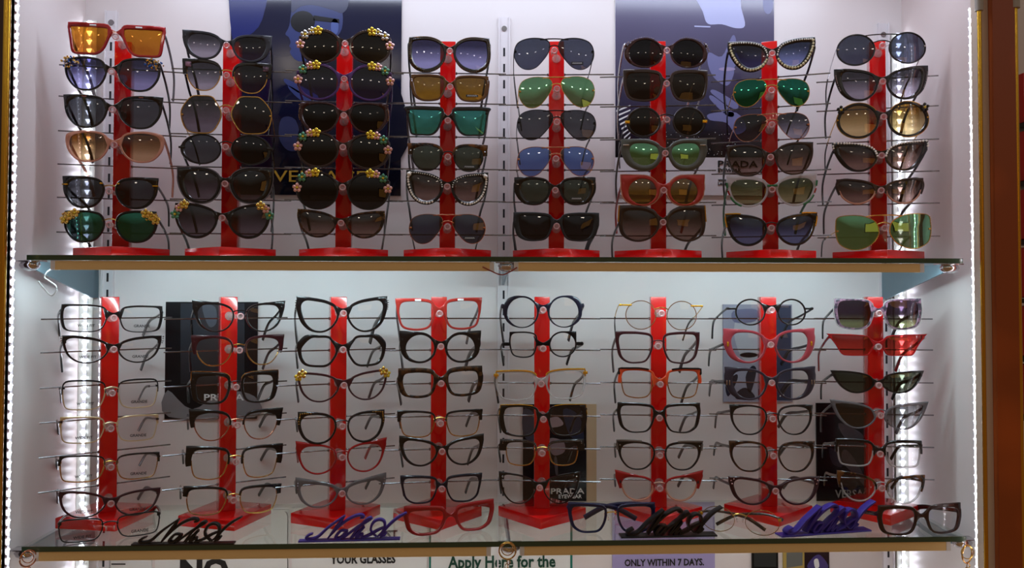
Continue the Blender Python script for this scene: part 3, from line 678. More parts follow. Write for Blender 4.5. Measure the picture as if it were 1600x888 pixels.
        if tw < 2:
            cut = int(n*.62); sweep(bm, P_[:cut+1], .0007, None, 6); tp = obj('temple', bm, tcm if FR.get(tc or fc) else tcm, root)
            bm = bmesh.new(); sweep(bm, P_[cut-1:], .0012, .0019, 8); obj('temple_tip', bm, FR['black'], tp)
        else:
            sweep(bm, P_, ww, hh, 8); tp = obj('temple', bm, tcm, root)
        bm = bmesh.new(); box(bm, x0-.0016*1, x0+.0016*1, y0-.0022, y0+.0045, he-max(.0014, tw*mm*.75), he+max(.0014, tw*mm*.75), bev=.0005)
        o_ = obj('hinge', bm, FR[endp] if endp else (tcm if metalish or brow is not None else fcm), root)
        if endp: o_['label'] = endp.replace('ygold', 'gold')+' hinge'
    # ornaments
    for d in deco:
        kd = d[0]
        if kd == 'flowers':
            for s in (-1, 1):
                cols = d[1]
                for j, (fx, fz) in enumerate(d[2] if len(d) > 2 else ((.30, 1.0), (.66, .86), (.92, .58), (1.05, .12))):
                    bm = bmesh.new(); p = Vector((s*(cx+fx*lw/2), yf(cx+fx*lw/2)-.003, cz+fz*lh/2)); mt = cols[j % len(cols)]
                    flower(bm, p, .0070 if j != 1 else .0062, 0, 1); obj('flower_ornament', bm, [YEL if mt is not YEL else GGEM, mt], root)
        if kd in ('pearls', 'gems'):
            mat, r_, a0, a1, step, foff = d[1], d[2]*mm, d[3], d[4], d[5], d[6]
            for I, O in ((Il, Ol), (Ir, Or)):
                bm = bmesh.new(); acc = 0; prev = None; s = -1 if I is Il else 1
                for i in range(N*3+1):
                    q = i/3; j = int(q) % N; fq = q-int(q)
                    p = I[j].lerp(O[j], foff).lerp(I[(j+1) % N].lerp(O[(j+1) % N], foff), fq)
                    rel = p-Vector((s*cx, cz)); an = math.degrees(math.atan2(rel.y/lh, rel.x*s/lw))
                    if not (a0 <= an <= a1 or a0 <= an+360 <= a1): prev = None; continue
                    if prev is not None and (p-prev).length < step*mm: continue
                    prev = p; ball(bm, Vector((p.x, yf(p.x)-th*mm*.5-r_*.3, p.y)), r_*random.uniform(.85, 1.1), 1)
                obj('pearl_trim' if 'pearl' in mat.name else 'gem_trim', bm, mat, root)
        if kd == 'dot':
            for s in (-1, 1):
                for (fx, fz) in d[3]:
                    bm = bmesh.new(); x_ = s*(cx+fx*lw/2); ball(bm, Vector((x_, yf(x_)-th*mm*.5, cz+fz*lh/2)), d[2]*mm, 2, sc=(1, .4 if d[2] < 2 else 1, 1)); obj('stud', bm, d[1], root)
        if kd == 'cluster':                                     # scattered gems round a spot: mats, fx, fz, spread mm, count, r mm
            for s in (-1, 1):
                for mt in d[1]:
                    bm = bmesh.new()
                    for q in range(d[5]//len(d[1])):
                        a_, r_ = random.uniform(0, 6.28), random.uniform(0, 1)**.5*d[4]*mm; x_ = s*(cx+d[2]*lw/2)+r_*math.cos(a_)*1.15; z_ = cz+d[3]*lh/2+r_*math.sin(a_)*.8
                        ball(bm, Vector((x_, yf(x_)-th*mm*.5-random.uniform(0, .0015), z_)), d[6]*mm*random.uniform(.7, 1.2), 1)
                    obj('gem_cluster', bm, mt, root)
        if kd == 'bar':                                         # inlaid metal bar at the outer corners: w,h mm
            for s in (-1, 1):
                bm = bmesh.new(); x_ = s*(cx+d[4]*lw/2); z_ = cz+d[5]*lh/2; box(bm, x_-d[2]*mm/2, x_+d[2]*mm/2, yf(x_)-th*mm*.5-.0009, yf(x_), z_-d[3]*mm/2, z_+d[3]*mm/2, bev=.0003)
                obj('corner_inlay', bm, d[1], root)
        if kd == 'trim':                                        # metal line along part of the outer rim
            for O, s in ((Ol, -1), (Or, 1)):
                bm = bmesh.new(); run = []
                runs = []
                for i in range(N*2):
                    p = O[i % N]; rel = p-Vector((s*cx, cz)); an = math.degrees(math.atan2(rel.y/lh, rel.x*s/lw))
                    if d[2] <= an <= d[3]: run.append(Vector((p.x, yf(p.x)-th*mm*.35, p.y)))
                    else:
                        if len(run) > 2: runs.append(run)
                        run = []
                if run and not runs: runs.append(run[:N])
                best = max(runs, key=len); sweep(bm, best, d[4]*mm, None, 6)
                obj('metal_trim', bm, d[1], root)
    if prints:
        for s, tx in ((-1, prints[0]), (1, prints[1])):
            wdt = .022; text('lens_print', tx, 0, 0, 0, 0, INK, root, M=Matrix.Translation((s*cx-wdt/2+.002, yf(cx)-.0022, cz-lh*.33)), width=wdt, depth=.0002, bold=.02)
    if sticker:
        bm = bmesh.new(); x_ = cx+.001; box(bm, x_-.009, x_+.009, yf(x_)-.0026, yf(x_)-.0020, cz-lh*.37, cz-lh*.27, bev=.0002); stk = obj('lens_sticker', bm, INK, root)
        bq = bmesh.new(); sweep(bq, catmull([(x_-.007+.0014*q, yf(x_)-.0028, cz-lh*.32+(.0011 if q % 2 else -.0011)) for q in range(11)], 3), .00025, None, 5); obj('sticker_mark', bq, WINK, stk)
    return root, zb
cat_loose = False
exec_rows = []
PIN = [GEM, PINK, GRN, PINK]; FLW = [YEL, PINK, GRN, PINK]
# (xl, xr, yl, yr, h, description, shape, frame, lens, options)
D = dict
U1 = [
 (103, 258, 58, 66, 50, 'red square sunglasses with orange lenses', 'trap', 'red', 'orange', D(t=(5, 2.6, 3.4, 3), th=4, tip=(2, 1), tc='smoke', bz=.62, bh=3.2, deco=[('bar', FR['white'], 9, 2.2, -.2, 1.12)])),
 (98, 251, 114, 118, 53, 'black sunglasses with blue and gold gem corners', 'panto', 'black', 'gradv', D(t=(2.4, 2.2, 2.2, 2), hv=.75, corner=False, tip=(3, 1), deco=[('cluster', [GGEM, BLU, GEM, GGEM], .82, .75, 11, 44, 1.7)])),
 (97, 254, 173, 177, 52, 'black round tipped sunglasses with grey lenses', 'panto', 'black', 'grey', D(t=(2.6, 2, 2.6, 2.2), tip=(4.5, 1), hv=.75, deco=[('bar', pm('copper', (150, 80, 50), .3, .5), 6, 1.4, .1, 1.05)])),
 (99, 257, 228, 231, 49, 'peach clear sunglasses with brown gradient lenses', 'panto', 'peach', 'bgrad', D(t=(2.6, 2, 3.4, 2.2), tip=(4, 1), hv=.72, corner=False)),
 (95, 247, 300, 303, 50, 'black round sunglasses with gold corner bars', 'panto', 'black', 'grey', D(t=(3, 2.4, 4, 2.4), tip=(4, 1), hv=.6, br='wire2', wire='gold', deco=[('bar', FR['ygold'], 8, 1.6, 1.12, .6), ('bar', FR['ygold'], 4, 2, -.94, .7)])),
 (98, 245, 354, 355, 51, 'black green lens sunglasses with gold flower corners', 'panto', 'black', 'dgmir', D(t=(2.8, 2.6, 3.4, 2.2), br='wire2', deco=[('flowers', [GGEM, GGEM, GGEM], ((.55, .98), (.86, .78), (1.1, .5))), ('cluster', [GGEM, GGEM], .85, .78, 9, 30, 1.6)]))]
U2 = [
 (283, 425, 68, 78, 44, 'dark grey oval cat eye sunglasses', 'catr', 'grey', 'gradg', D(t=(3, 2.2, 5, 2.4), tip=(5, 2), hv=.8)),
 (283, 425, 116, 125, 51, 'black striped brow sunglasses with gold rims', 'panto', 'black', 'gradg', D(t=(4, 2, 4, 2), brow=.3, wire='gold', br='wire', tip=(4, 1), hv=.6, deco=[('bar', FR['pinkst'], 8, 7, .92, .85)])),
 (281, 425, 178, 181, 60, 'gold rimmed hexagonal sunglasses', 'hexa', 'gold', 'dgrad', D(t=(1.6, 1.6, 1.6, 1.6), th=2.4, br='wire', hv=.0, tw=1, b=15, endp='gold')),
 (281, 424, 232, 235, 48, 'round black sunglasses with high bridge', 'round', 'black', 'grey', D(t=(1.8, 1.8, 4, 1.8), br='wire', b=16, hv=.15, tip=(0, 0), wire='bmetal', deco=[('bar', FR['black'], 9, 3, 1.12, .12)])),
 (276, 427, 289, 290, 54, 'black sunglasses with clear grey outer rim', 'catr', 'black', 'dgrad', D(t=(3.6, 2, 6, 3), out2=('smoke', 1.8), tip=(4, 1), hv=.6, bh=4)),
 (271, 423, 344, 346, 56, 'black cat eye sunglasses with jewelled flowers', 'cat', 'black', 'dgrad', D(t=(3, 3, 3.4, 2.6), hv=.5, deco=[('flowers', [GGEM, PINK, GRN], ((.62, 1.02), (.9, .8), (1.1, .38)))]))]
def fl(extra=None): return [('flowers', FLW, ((.12, 1.06), (.45, 1.02), (.82, .78), (1.08, .16)))]+(extra or [])
U3 = [
 (467, 611, 71, 74, 54, 'dark brown sunglasses with pale flower trim', 'round', 'dbrown', 'dkbrown', D(t=(3.4, 2.2, 3, 2.4), b=14, deco=[('flowers', [YEL, GEM, GEM, PINK], ((.12, 1.06), (.45, 1.02), (.82, .78), (1.08, .16))), ('gems', GEM, .8, 60, 120, 3, .8)])),
 (463, 612, 127, 130, 58, 'purple clear sunglasses with flower trim', 'round', 'purple', 'gradv', D(t=(3.4, 2.6, 3.4, 2.4), b=15, deco=fl())),
 (467, 607, 183, 185, 48, 'dark wine sunglasses without flowers', 'panto', 'darkred', 'dark', D(t=(2.4, 2, 4, 2.2), b=16, deco=[('gems', GGEM, .8, -10, 40, 2.4, 1.1)])),
 (463, 608, 232, 238, 57, 'black brown lens sunglasses with flower trim', 'round', 'dbrown', 'dkbrown', D(t=(3, 2.4, 3, 2.2), b=15, deco=fl())),
 (462, 608, 297, 299, 60, 'black green lens sunglasses with flower trim', 'round', 'black', 'dark', D(t=(3, 2.6, 3, 2.2), b=15, deco=fl())),
 (463, 602, 349, 352, 44, 'tortoise cat eye sunglasses with brown lenses', 'cat', 'dtort', 'brg', D(t=(2.6, 2.2, 3.4, 2), tip=(2, 2), deco=[('gems', GGEM, .9, 25, 60, 2.6, .8)]))]
U4 = [
 (638, 767, 84, 86, 56, 'oversized black sunglasses with silver glitter rims', 'butter', 'black', 'gradv', D(t=(4, 4.5, 4.4, 2.8), b=13, hv=.7, deco=[('gems', GEM, .75, -80, 140, 1.9, .35), ('gems', GGEM, .6, -150, 150, 2.6, .75)])),
 (641, 765, 136, 139, 42, 'brown square sunglasses with amber lenses', 'way', 'brown', 'amber', D(t=(3, 2, 4, 2.4), b=15, hv=.72, tc='black', sticker='JMM', deco=[('dot', GEM, .8, ((1.12, .75), (1.12, .6)))])),
 (633, 766, 188, 190, 46, 'black square sunglasses with teal mirror lenses', 'trap', 'black', 'teal', D(t=(4.4, 2, 2.2, 2.8), b=14, tip=(5, .5), hv=.85, tc='smoke', bh=3.4)),
 (636, 763, 245, 248, 44, 'tortoise browline sunglasses with green lenses', 'panto', 'tort', 'green', D(t=(3.4, 1, 4, 2), brow=.35, wire='gun', br='wire', b=15, tip=(4, .5), hv=.62, sticker='RAY', tc='black', deco=[('dot', GEM, 1, ((1.1, .62),))])),
 (633, 764, 293, 297, 53, 'black cat eye sunglasses edged with white pearls', 'cat', 'black', 'brg', D(t=(4, 4.6, 5.2, 3), b=14, tip=(3, 3), hv=.5, deco=[('pearls', PEARL, 1.9, -115, 48, 3.3, .55), ('gems', PEARL, 1.0, 48, 175, 2.8, .5), ('dot', PEARL, 3.4, ((1.14, 1.05),))])),
 (639, 759, 358, 358, 47, 'gold aviator sunglasses with dark lenses', 'avi', 'rose', 'slate', D(t=(.9, .9, .9, .9), th=1.4, br='double', b=16, tw=1, hv=.1, sticker='LUX'))]
U5 = [
 (803, 929, 84, 84, 50, 'large black aviator sunglasses with slate lenses', 'avi', 'bmetal', 'slate', D(t=(1.3, 1, 1.1, 1), th=1.8, br='double', b=14, tw=1, hv=.2, endp='bmetal', sticker='RBX', tc='bmetal')),
 (810, 930, 145, 143, 49, 'gold aviator sunglasses with green mirror lenses', 'avi', 'gold', 'gmir', D(t=(.8, .8, .8, .8), th=1.3, br='double', b=15, tw=1, hv=.1)),
 (808, 932, 195, 196, 48, 'black aviator sunglasses with gold bridge bar', 'avi', 'bmetal', 'grey', D(t=(1, 1, 1, 1), th=1.5, br='double', b=13, tw=1, hv=.2, tc='bmetal')),
 (808, 929, 253, 252, 47, 'gold aviator sunglasses with light blue lenses', 'avi', 'rose', 'blue', D(t=(.9, .9, .9, .9), th=1.4, br='double', b=16, tw=1, hv=.2)),
 (802, 933, 299, 299, 44, 'thick black rounded sunglasses with green lenses', 'panto', 'black', 'green', D(t=(3, 2.8, 7.5, 3), b=15, tip=(3, 1), hv=.7, bh=3.2, sticker='RAY', deco=[('bar', GEM, 3.6, 1.2, 1.25, .62)])),
 (801, 938, 354, 355, 45, 'matte black wraparound sunglasses', 'way', 'matte', 'dark', D(t=(3.5, 1.4, 6, 2.6), b=13, tip=(3, 1), hv=.4, tw=8, bh=5, bz=.5))]
U6 = [
 (976, 1107, 82, 83, 47, 'dark red oversized sunglasses with silver temples', 'round', 'darkred', 'dark', D(t=(2.4, 1.6, 5.6, 2.2), b=13, deco=[('gems', GEM, .9, 45, 120, 2.6, 1.1), ('gems', GEM, 1.2, 5, 40, 2.2, 1.3)], tc='silver')),
 (974, 1108, 133, 134, 50, 'brown oversized square sunglasses, silver temples', 'square', 'dbrown', 'dkbrown', D(t=(4, 2.4, 3.4, 2.6), b=13, tip=(2, 1), tc='silver')),
 (979, 1104, 191, 190, 48, 'round brown metal sunglasses with yellow hinges', 'round', 'gun', 'dkbrown', D(t=(2.6, 2.2, 3.4, 2.2), th=2.2, b=22, br='wire', tw=1, hv=.05, deco=[('gems', GEM, .7, 15, 65, 2.2, .7), ('bar', FR['ygold'], 7, 4.4, 1.12, .05)], wire='gold')),
 (970, 1108, 242, 242, 50, 'grey cat eye sunglasses with green mirror lenses', 'catr', 'sage', 'gmir', D(t=(5, 6.5, 9, 4), b=12, tip=(4, 1), hv=.72, bh=3.4, deco=[('bar', GEM, 9, 1.6, 1.25, .85)])),
 (970, 1103, 298, 298, 48, 'brick red sunglasses with clear pink lower rim', 'round', 'brick', 'amber', D(t=(3.6, 1.6, 7, 3.4), b=15, out2=('peach', 1.6), tip=(5, 2), hv=.6, bh=4.4)),
 (967, 1104, 349, 349, 57, 'brown butterfly sunglasses with gold corner', 'butter', 'dbrown', 'brg', D(t=(6, 2.4, 5, 2.4), b=12, tip=(1, 1), hv=.1, deco=[('trim', GGEM, 5, 48, 1.3)], tc='dbrown'))]
U7 = [
 (1137, 1277, 90, 82, 50, 'cat eye sunglasses covered in large pearls', 'ncat', 'black', 'navyg', D(t=(5, 5, 6, 3.2), b=14, tip=(2, 2), hv=.5, deco=[('pearls', pm('gold_pearl', (225, 215, 175), .15, .3, coat=.5), 2.2, -160, 45, 3.8, .55), ('pearls', PEARL, 1.4, 45, 185, 2.6, .55)])),
 (1146, 1266, 146, 144, 44, 'gold aviator sunglasses with dark teal mirror lenses', 'avi', 'gold', 'dteal', D(t=(.9, .9, .9, .9), th=1.4, br='double', b=18, tw=1, hv=.1)),
 (1147, 1266, 201, 196, 43, 'thin gold aviator sunglasses with violet gradient lenses', 'avi', 'rose', 'gradg', D(t=(.8, .8, .8, .8), th=1.3, br='double', b=18, tw=1, hv=.1)),
 (1136, 1273, 252, 246, 51, 'black round cat sunglasses with brown lenses', 'catr', 'dbrown', 'brg', D(t=(3, 1.8, 2, 1.8), b=16, tip=(3, 0), hv=.75)),
 (1136, 1278, 300, 296, 50, 'clear sunglasses with green and red rims', 'catr', 'clear', 'olive', D(t=(4.5, 2.4, 3, 2.4), b=14, tip=(4, 2), hv=.6, tc='green', deco=[('trim', FR['green'], 15, 38, 1.6), ('trim', FR['red'], -15, 14, 1.4), ('trim', FR['green'], -70, -16, 1.5), ('bar', FR['green'], 8, 3, -1.2, .45)])),
 (1134, 1278, 360, 358, 51, 'black cat eye sunglasses with gold top corners', 'cat', 'black', 'navyg', D(t=(4, 3, 3.4, 2.4), b=16, tip=(4, 1), hv=.6, br='wire', wire='gold', deco=[('trim', FR['ygold'], 10, 75, 1.2)]))]
U8 = [
 (1308, 1449, 79, 73, 50, 'round black rimmed sunglasses with gold brow bar', 'round', 'black', 'slate', D(t=(1.8, 1.8, 1.8, 1.8), th=2.6, br='double', b=24, tw=1, tc='silver', hv=.1)),
 (1304, 1454, 134, 128, 52, 'black cat eye sunglasses with beaded temples', 'cat', 'black', 'gradg', D(t=(3.2, 2.6, 7, 2.4), b=14, tip=(5, 2), hv=.6, deco=[('gems', GEM, 1, -20, 30, 2.6, .8)])),
 (1308, 1453, 190, 185, 56, 'gold lined sunglasses with black flower ornament', 'round', 'black', 'ygrad', D(t=(3, 3, 4, 2.6), b=15, hv=.1, tw=1, tc='gold', endp='ygold', deco=[('trim', FR['gold'], -120, 150, .7), ('flowers', [FR['black']], ((.95, .75),))])),
 (1301, 1454, 247, 243, 46, 'black cat eye sunglasses with pearl brow', 'ncat', 'black', 'brg', D(t=(3.4, 2.4, 5.5, 2.6), b=14, tip=(4, 2.5), hv=.6, deco=[('pearls', PEARL, 1.9, 30, 178, 3.4, .9)])),
 (1307, 1446, 300, 298, 42, 'dark sunglasses with pink lower rims', 'cat', 'dbrown', 'brg', D(t=(3, 1.6, 3, 2), b=14, hv=.5, brow=-.1, wire='peach')),
 (1307, 1457, 364, 360, 55, 'gold beaded aviator sunglasses with green mirror lenses', 'butter', 'gold', 'gmir', D(t=(1.2, 1.2, 1.2, 1.2), th=2, br='double', b=18, tw=1, hv=.1, deco=[('gems', GGEM, .8, -179, 40, 2.4, .8)]))]
WG = ('WIDE FIT', 'GRANDE')
L1 = [
 (94, 255, 497, 499, 43, 'black rectangular eyeglasses with lettered lenses', 'rect', 'black', 'clear', D(t=(2.2, 1.3, 3.2, 1.6), b=19, hv=.62, prints=WG)),
 (96, 253, 547, 546, 43, 'black cat eye eyeglasses with silver gem hinge', 'cat', 'black', 'clear', D(t=(3, 1.6, 2.6, 2), b=14, hv=.72, tip=(3, 1), prints=WG, deco=[('gems', GEM, 1.3, 22, 45, 2.4, 1.3)])),
 (96, 248, 619, 614, 47, 'thin black browed wire eyeglasses', 'rect', 'bmetal', 'clear', D(t=(1.9, .8, 1.3, 1.1), corner=False, th=1.8, brow=.2, wire='cream', br='wire', b=18, tw=1, hv=.55, prints=WG)),
 (92, 248, 674, 668, 42, 'cream and gold half rim eyeglasses', 'rect', 'cream', 'clear', D(t=(1.8, .8, 2, 1), th=1.8, brow=.4, wire='cream', br='wire', b=18, tw=2.4, tc='dbrown', hv=.72, prints=WG)),
 (90, 250, 735, 727, 42, 'black browline eyeglasses with gold lower rims', 'rect', 'black', 'clear', D(t=(2, .8, 2.6, 1.2), th=2.4, brow=.35, wire='gold', br='wire', b=17, tw=2.4, hv=.75, prints=WG)),
 (90, 250, 791, 784, 42, 'dark burgundy cat eye eyeglasses', 'cat', 'burg', 'clear', D(t=(2.6, 1.8, 2.6, 2), b=14, hv=.8, tip=(3, 1), prints=WG))]
L2 = [
 (300, 446, 496, 496, 48, 'black winged cat eye eyeglasses', 'catr', 'black', 'clear', D(t=(2.6, 1.6, 3.6, 1.8), b=20, br='wire', wire='gold', tip=(7, 4), hv=.8)),
 (298, 445, 550, 547, 48, 'burgundy browed eyeglasses with gold lower rims', 'panto', 'burg', 'clear', D(t=(3, .8, 4, 2), brow=.0, wire='gold', br='wire', b=19, tip=(5, 2), hv=.75)),
 (297, 436, 608, 604, 51, 'thick black square eyeglasses with gold edge', 'square', 'black', 'clear', D(t=(4.5, 2.4, 5.5, 3), b=17, br='wire', wire='gold', tip=(2, 2), hv=.7, deco=[('trim', FR['gold'], 20, 150, .6)])),
 (294, 442, 667, 663, 49, 'black winged brow eyeglasses with thin rims', 'panto', 'black', 'clear', D(t=(3.4, .8, 4, 2), brow=.15, wire='rose', br='wire', b=19, tip=(6, 3), hv=.75)),
 (288, 443, 726, 720, 52, 'heavy black browline eyeglasses', 'square', 'black', 'clear', D(t=(3.4, .8, 6, 2.4), brow=.1, wire='gold', br='wire', b=19, tip=(3, 2), hv=.7)),
 (284, 440, 785, 779, 45, 'black browline eyeglasses with squared rims', 'square', 'black', 'clear', D(t=(3, .8, 4, 2), brow=.45, wire='gold', br='wire', b=18, tip=(3, 1), hv=.75))]
L3 = [
 (462, 607, 493, 492, 56, 'black cat eye eyeglasses with gem corner', 'cat', 'black', 'clear', D(t=(3.6, 2.2, 5, 2.4), b=14, tip=(3, 3), hv=.75, tw=5, deco=[('gems', GEM, 1.1, 18, 38, 2.8, 1.1)])),
 (463, 605, 550, 548, 51, 'black geometric rounded eyeglasses', 'hexa', 'black', 'clear', D(t=(2.8, 2.6, 4, 2.6), b=16, tip=(4, 3), hv=.6)),
 (466, 605, 607, 601, 47, 'black cat eye eyeglasses with gold bee ornaments', 'cat', 'burg', 'clear', D(t=(2.6, 1.8, 2.6, 2), b=15, hv=.7, deco=[('flowers', [GGEM, YEL], ((.92, 1.08), (1.12, .85)))])),
 (464, 602, 671, 666, 50, 'black round eyeglasses with gold jewelled corners', 'catr', 'black', 'clear', D(t=(3, 2.4, 3.6, 2), b=19, br='wire', wire='gold', tip=(2, 2), deco=[('gems', GGEM, 1.2, 15, 70, 2.4, .6)])),
 (462, 604, 720, 713, 50, 'red pointed cat eye eyeglasses', 'catr', 'red', 'clear', D(t=(2.4, 1.8, 2.4, 1.8), b=18, br='wire', wire='gold', tip=(7, 6), hv=.8)),
 (461, 604, 775, 766, 46, 'translucent grey cat eye eyeglasses', 'cat', 'smoke', 'clear', D(t=(4, 1.6, 4, 2), b=13, tip=(5, 6), hv=.7, tc='black', deco=[('gems', GEM, 1, 25, 45, 3, .6)]))]
L4 = [
 (618, 754, 492, 490, 50, 'red square eyeglasses with white patch', 'square', 'brick', 'clear', D(t=(3.6, 2.4, 2.4, 2.6), b=15, tip=(5, 1), hv=.8, bh=4, tc='smoke', deco=[('bar', FR['white'], 9, 3, -.1, 1.1)])),
 (623, 753, 544, 543, 50, 'thick black rounded eyeglasses', 'round', 'black', 'clear', D(t=(3.2, 2.4, 6, 2.8), b=15, tip=(5, 3), hv=.55, tw=5)),
 (621, 756, 600, 595, 47, 'thick dark tortoise square eyeglasses', 'square', 'dtort', 'clear', D(t=(5.5, 3, 6, 3.4), b=16, tip=(1, 1), hv=.5, bh=4.5, tw=4.5)),
 (620, 755, 664, 661, 42, 'black winged brow eyeglasses with gold wire', 'square', 'black', 'clear', D(t=(2.4, .8, 3, 1.8), brow=.4, wire='gold', br='wire', b=17, tip=(3, 1), hv=.8)),
 (623, 757, 708, 704, 47, 'black bold cat eye eyeglasses', 'cat', 'black', 'clear', D(t=(3.4, 2, 4, 2.6), b=14, tip=(4, 4), hv=.7)),
 (625, 754, 767, 762, 44, 'navy squared cat eye eyeglasses', 'way', 'blueblk', 'clear', D(t=(3, 1.8, 2.4, 2), b=14, tip=(4, 1), hv=.8))]
L5 = [
 (782, 915, 488, 487, 51, 'dark blue round eyeglasses with thick corners', 'round', 'blueblk', 'clear', D(t=(2, 1.2, 4.4, 2.2), b=16, tip=(3, 2), hv=.42, tw=4, corner=False, end=3, endh=3)),
 (785, 912, 539, 538, 41, 'black eyeglasses with one square, one round lens', 'square', 'bmetal', 'clear', D(t=(1.8, 1.6, 1.8, 1.8), b=21, right_shape='round', hv=.05, bz=.05, bh=4, end=10, endh=2.6)),
 (775, 916, 604, 600, 47, 'clear eyeglasses with gold brow', 'square', 'clear', 'clear', D(t=(2.4, 1.8, 2.6, 2), b=15, hv=.8, deco=[('trim', FR['ygold'], 25, 150, 1.3), ('bar', FR['ygold'], 7, 4, 1.1, .85)], tc='tort')),
 (780, 918, 658, 657, 50, 'black squared eyeglasses with gold top line', 'square', 'black', 'clear', D(t=(2.8, 1.8, 5.5, 2.6), b=15, hv=.8, deco=[('trim', FR['ygold'], 15, 130, .7)])),
 (779, 915, 708, 708, 41, 'gold wire eyeglasses with twisted chain brow', 'square', 'black', 'clear', D(t=(3, .8, 8, 2), brow=.4, wire='gold', br='wire', b=19, hv=.7, tip=(2, 1), deco=[('gems', GEM, .8, 35, 160, 2.3, .6)])),
 (779, 907, 764, 764, 49, 'thin black wide cat eye eyeglasses', 'cat', 'black', 'clear', D(t=(2, 1, 2.4, 1.6), b=13, tip=(4, 3), hv=.8, deco=[('dot', GEM, 1.2, ((.98, .88),))]))]
L6 = [
 (967, 1100, 492, 494, 46, 'thin gold round eyeglasses with pointed corners', 'round', 'gold', 'clear', D(t=(1, 1, 1, 1), th=1.4, br='wire', b=19, tw=1, hv=.7, end=10, endh=1.2, endp='ygold')),
 (961, 1095, 543, 544, 50, 'burgundy wide square eyeglasses', 'way', 'burg', 'clear', D(t=(3, 2, 3.6, 2.2), b=17, br='wire', wire='silver', tip=(3, 1), hv=.7, tw=4)),
 (966, 1097, 599, 600, 47, 'black and orange browline eyeglasses', 'square', 'orange', 'clear', D(t=(2.6, .8, 4, 2.4), brow=.15, wire='gold', br='ac', b=19, bz=.3, hv=.8, deco=[('trim', FR['black'], 30, 130, 1.5)], tc='black')),
 (964, 1096, 653, 654, 47, 'plain black squared eyeglasses', 'way', 'black', 'clear', D(t=(3.4, 1.6, 4, 2.4), b=15, tip=(1, 1), hv=.65, bh=3.6)),
 (964, 1098, 712, 714, 45, 'taupe browed eyeglasses with black rims', 'panto', 'black', 'clear', D(t=(2.6, 1.6, 2.4, 2), b=17, br='wire', wire='gold', tip=(6, 1), hv=.75, deco=[('trim', FR['taupe'], 20, 110, 1.7), ('dot', GEM, .9, ((1.08, .85),))], tc='dtort')),
 (962, 1099, 763, 764, 45, 'clear eyeglasses with red spiked wing brows', 'catr', 'red', 'clear', D(t=(2.4, 1.2, 3.6, 2), brow=.2, wire='peach', br='wire', b=17, tip=(9, 8), hv=.6, tc='burg'))]
L7 = [
 (1137, 1273, 488, 488, 42, 'small round black eyeglasses', 'round', 'black', 'clear', D(t=(1.8, 1.6, 1.8, 1.6), b=22, bz=.5, hv=.3, tw=2.4, bh=2.2, end=12, endh=1.6, deco=[('gems', GEM, .5, 40, 130, 4, .9)])),
 (1130, 1277, 542, 541, 53, 'muted red oversized eyeglasses with gold inlays', 'catr', 'midred', 'clear', D(t=(3, 2, 8.5, 2.4), b=15, tip=(4, 3), hv=.2, tc='black', deco=[('bar', FR['ygold'], 2.6, 7, 1.22, .2)])),
 (1132, 1278, 601, 600, 51, 'plum oversized eyeglasses with silver inlays', 'catr', 'plum', 'clear', D(t=(3, 2, 8.5, 2.4), b=15, tip=(4, 3), hv=.2, tc='black', tw=5, deco=[('bar', FR['silver'], 1.4, 7, 1.2, .15), ('bar', FR['silver'], 1.4, 7, 1.36, .15)])),
 (1141, 1272, 657, 657, 47, 'black rounded eyeglasses with tortoise corners', 'panto', 'black', 'clear', D(t=(2.2, 1.6, 2.4, 1.8), b=19, br='wire', wire='rose', tip=(4, 1), hv=.7, tc='dtort')),
 (1140, 1275, 714, 715, 48, 'brown rounded eyeglasses with gold bridge', 'panto', 'dtort', 'clear', D(t=(2.6, 1.8, 2.6, 1.8), b=19, br='wire', wire='gold', tip=(4, 1), hv=.75)),
 (1139, 1283, 768, 768, 44, 'burgundy cat eye eyeglasses with gem dots', 'cat', 'burg', 'clear', D(t=(3, 2.2, 4.6, 2.6), b=14, tip=(5, 1), hv=.6, deco=[('dot', PINK, .9, ((1.02, 1.05), (1.18, .9), (1.12, .62)))]))]
L8 = [
 (1304, 1442, 491, 491, 47, 'pink striped square sunglasses with gradient lenses', 'square', 'pinkst', 'pg', D(t=(2, 1.6, 3.6, 2), b=19, br='ac', bz=.35, hv=.4, tip=(1, 1), tc='black', out2=('clear', 1.2))),
 (1294, 1450, 539, 540, 34, 'bright red narrow cat eye sunglasses', 'redcat', 'red', 'redl', D(t=(1.6, 1.4, 1.6, 1.8), b=12, tip=(5, 1), hv=.8, bz=.25)),
 (1299, 1446, 597, 598, 35, 'black narrow cat eye sunglasses', 'ncat', 'black', 'green', D(t=(2, 1.8, 2.6, 2), b=12, tip=(5, 1), hv=.75, bz=.1)),
 (1298, 1453, 648, 652, 43, 'grey translucent winged cat eye sunglasses', 'ncat', 'smoke', 'smoke', D(t=(2.6, 1.6, 3.6, 2), b=15, tip=(6, 3), hv=.85, br='wire', wire='silver')),
 (1306, 1443, 707, 711, 44, 'black browed eyeglasses with clear lower rims', 'rect', 'black', 'clear', D(t=(3.4, 1.4, 3, 2.4), brow=.15, wire='clear', b=15, hv=.8, bh=3.6)),
 (1308, 1447, 760, 768, 47, 'tortoise browed cat eye eyeglasses with clear rims', 'cat', 'tort', 'clear', D(t=(3, 1.4, 3, 2.2), brow=.1, wire='clear', b=14, tip=(3, 2), hv=.8, br='wire'))]
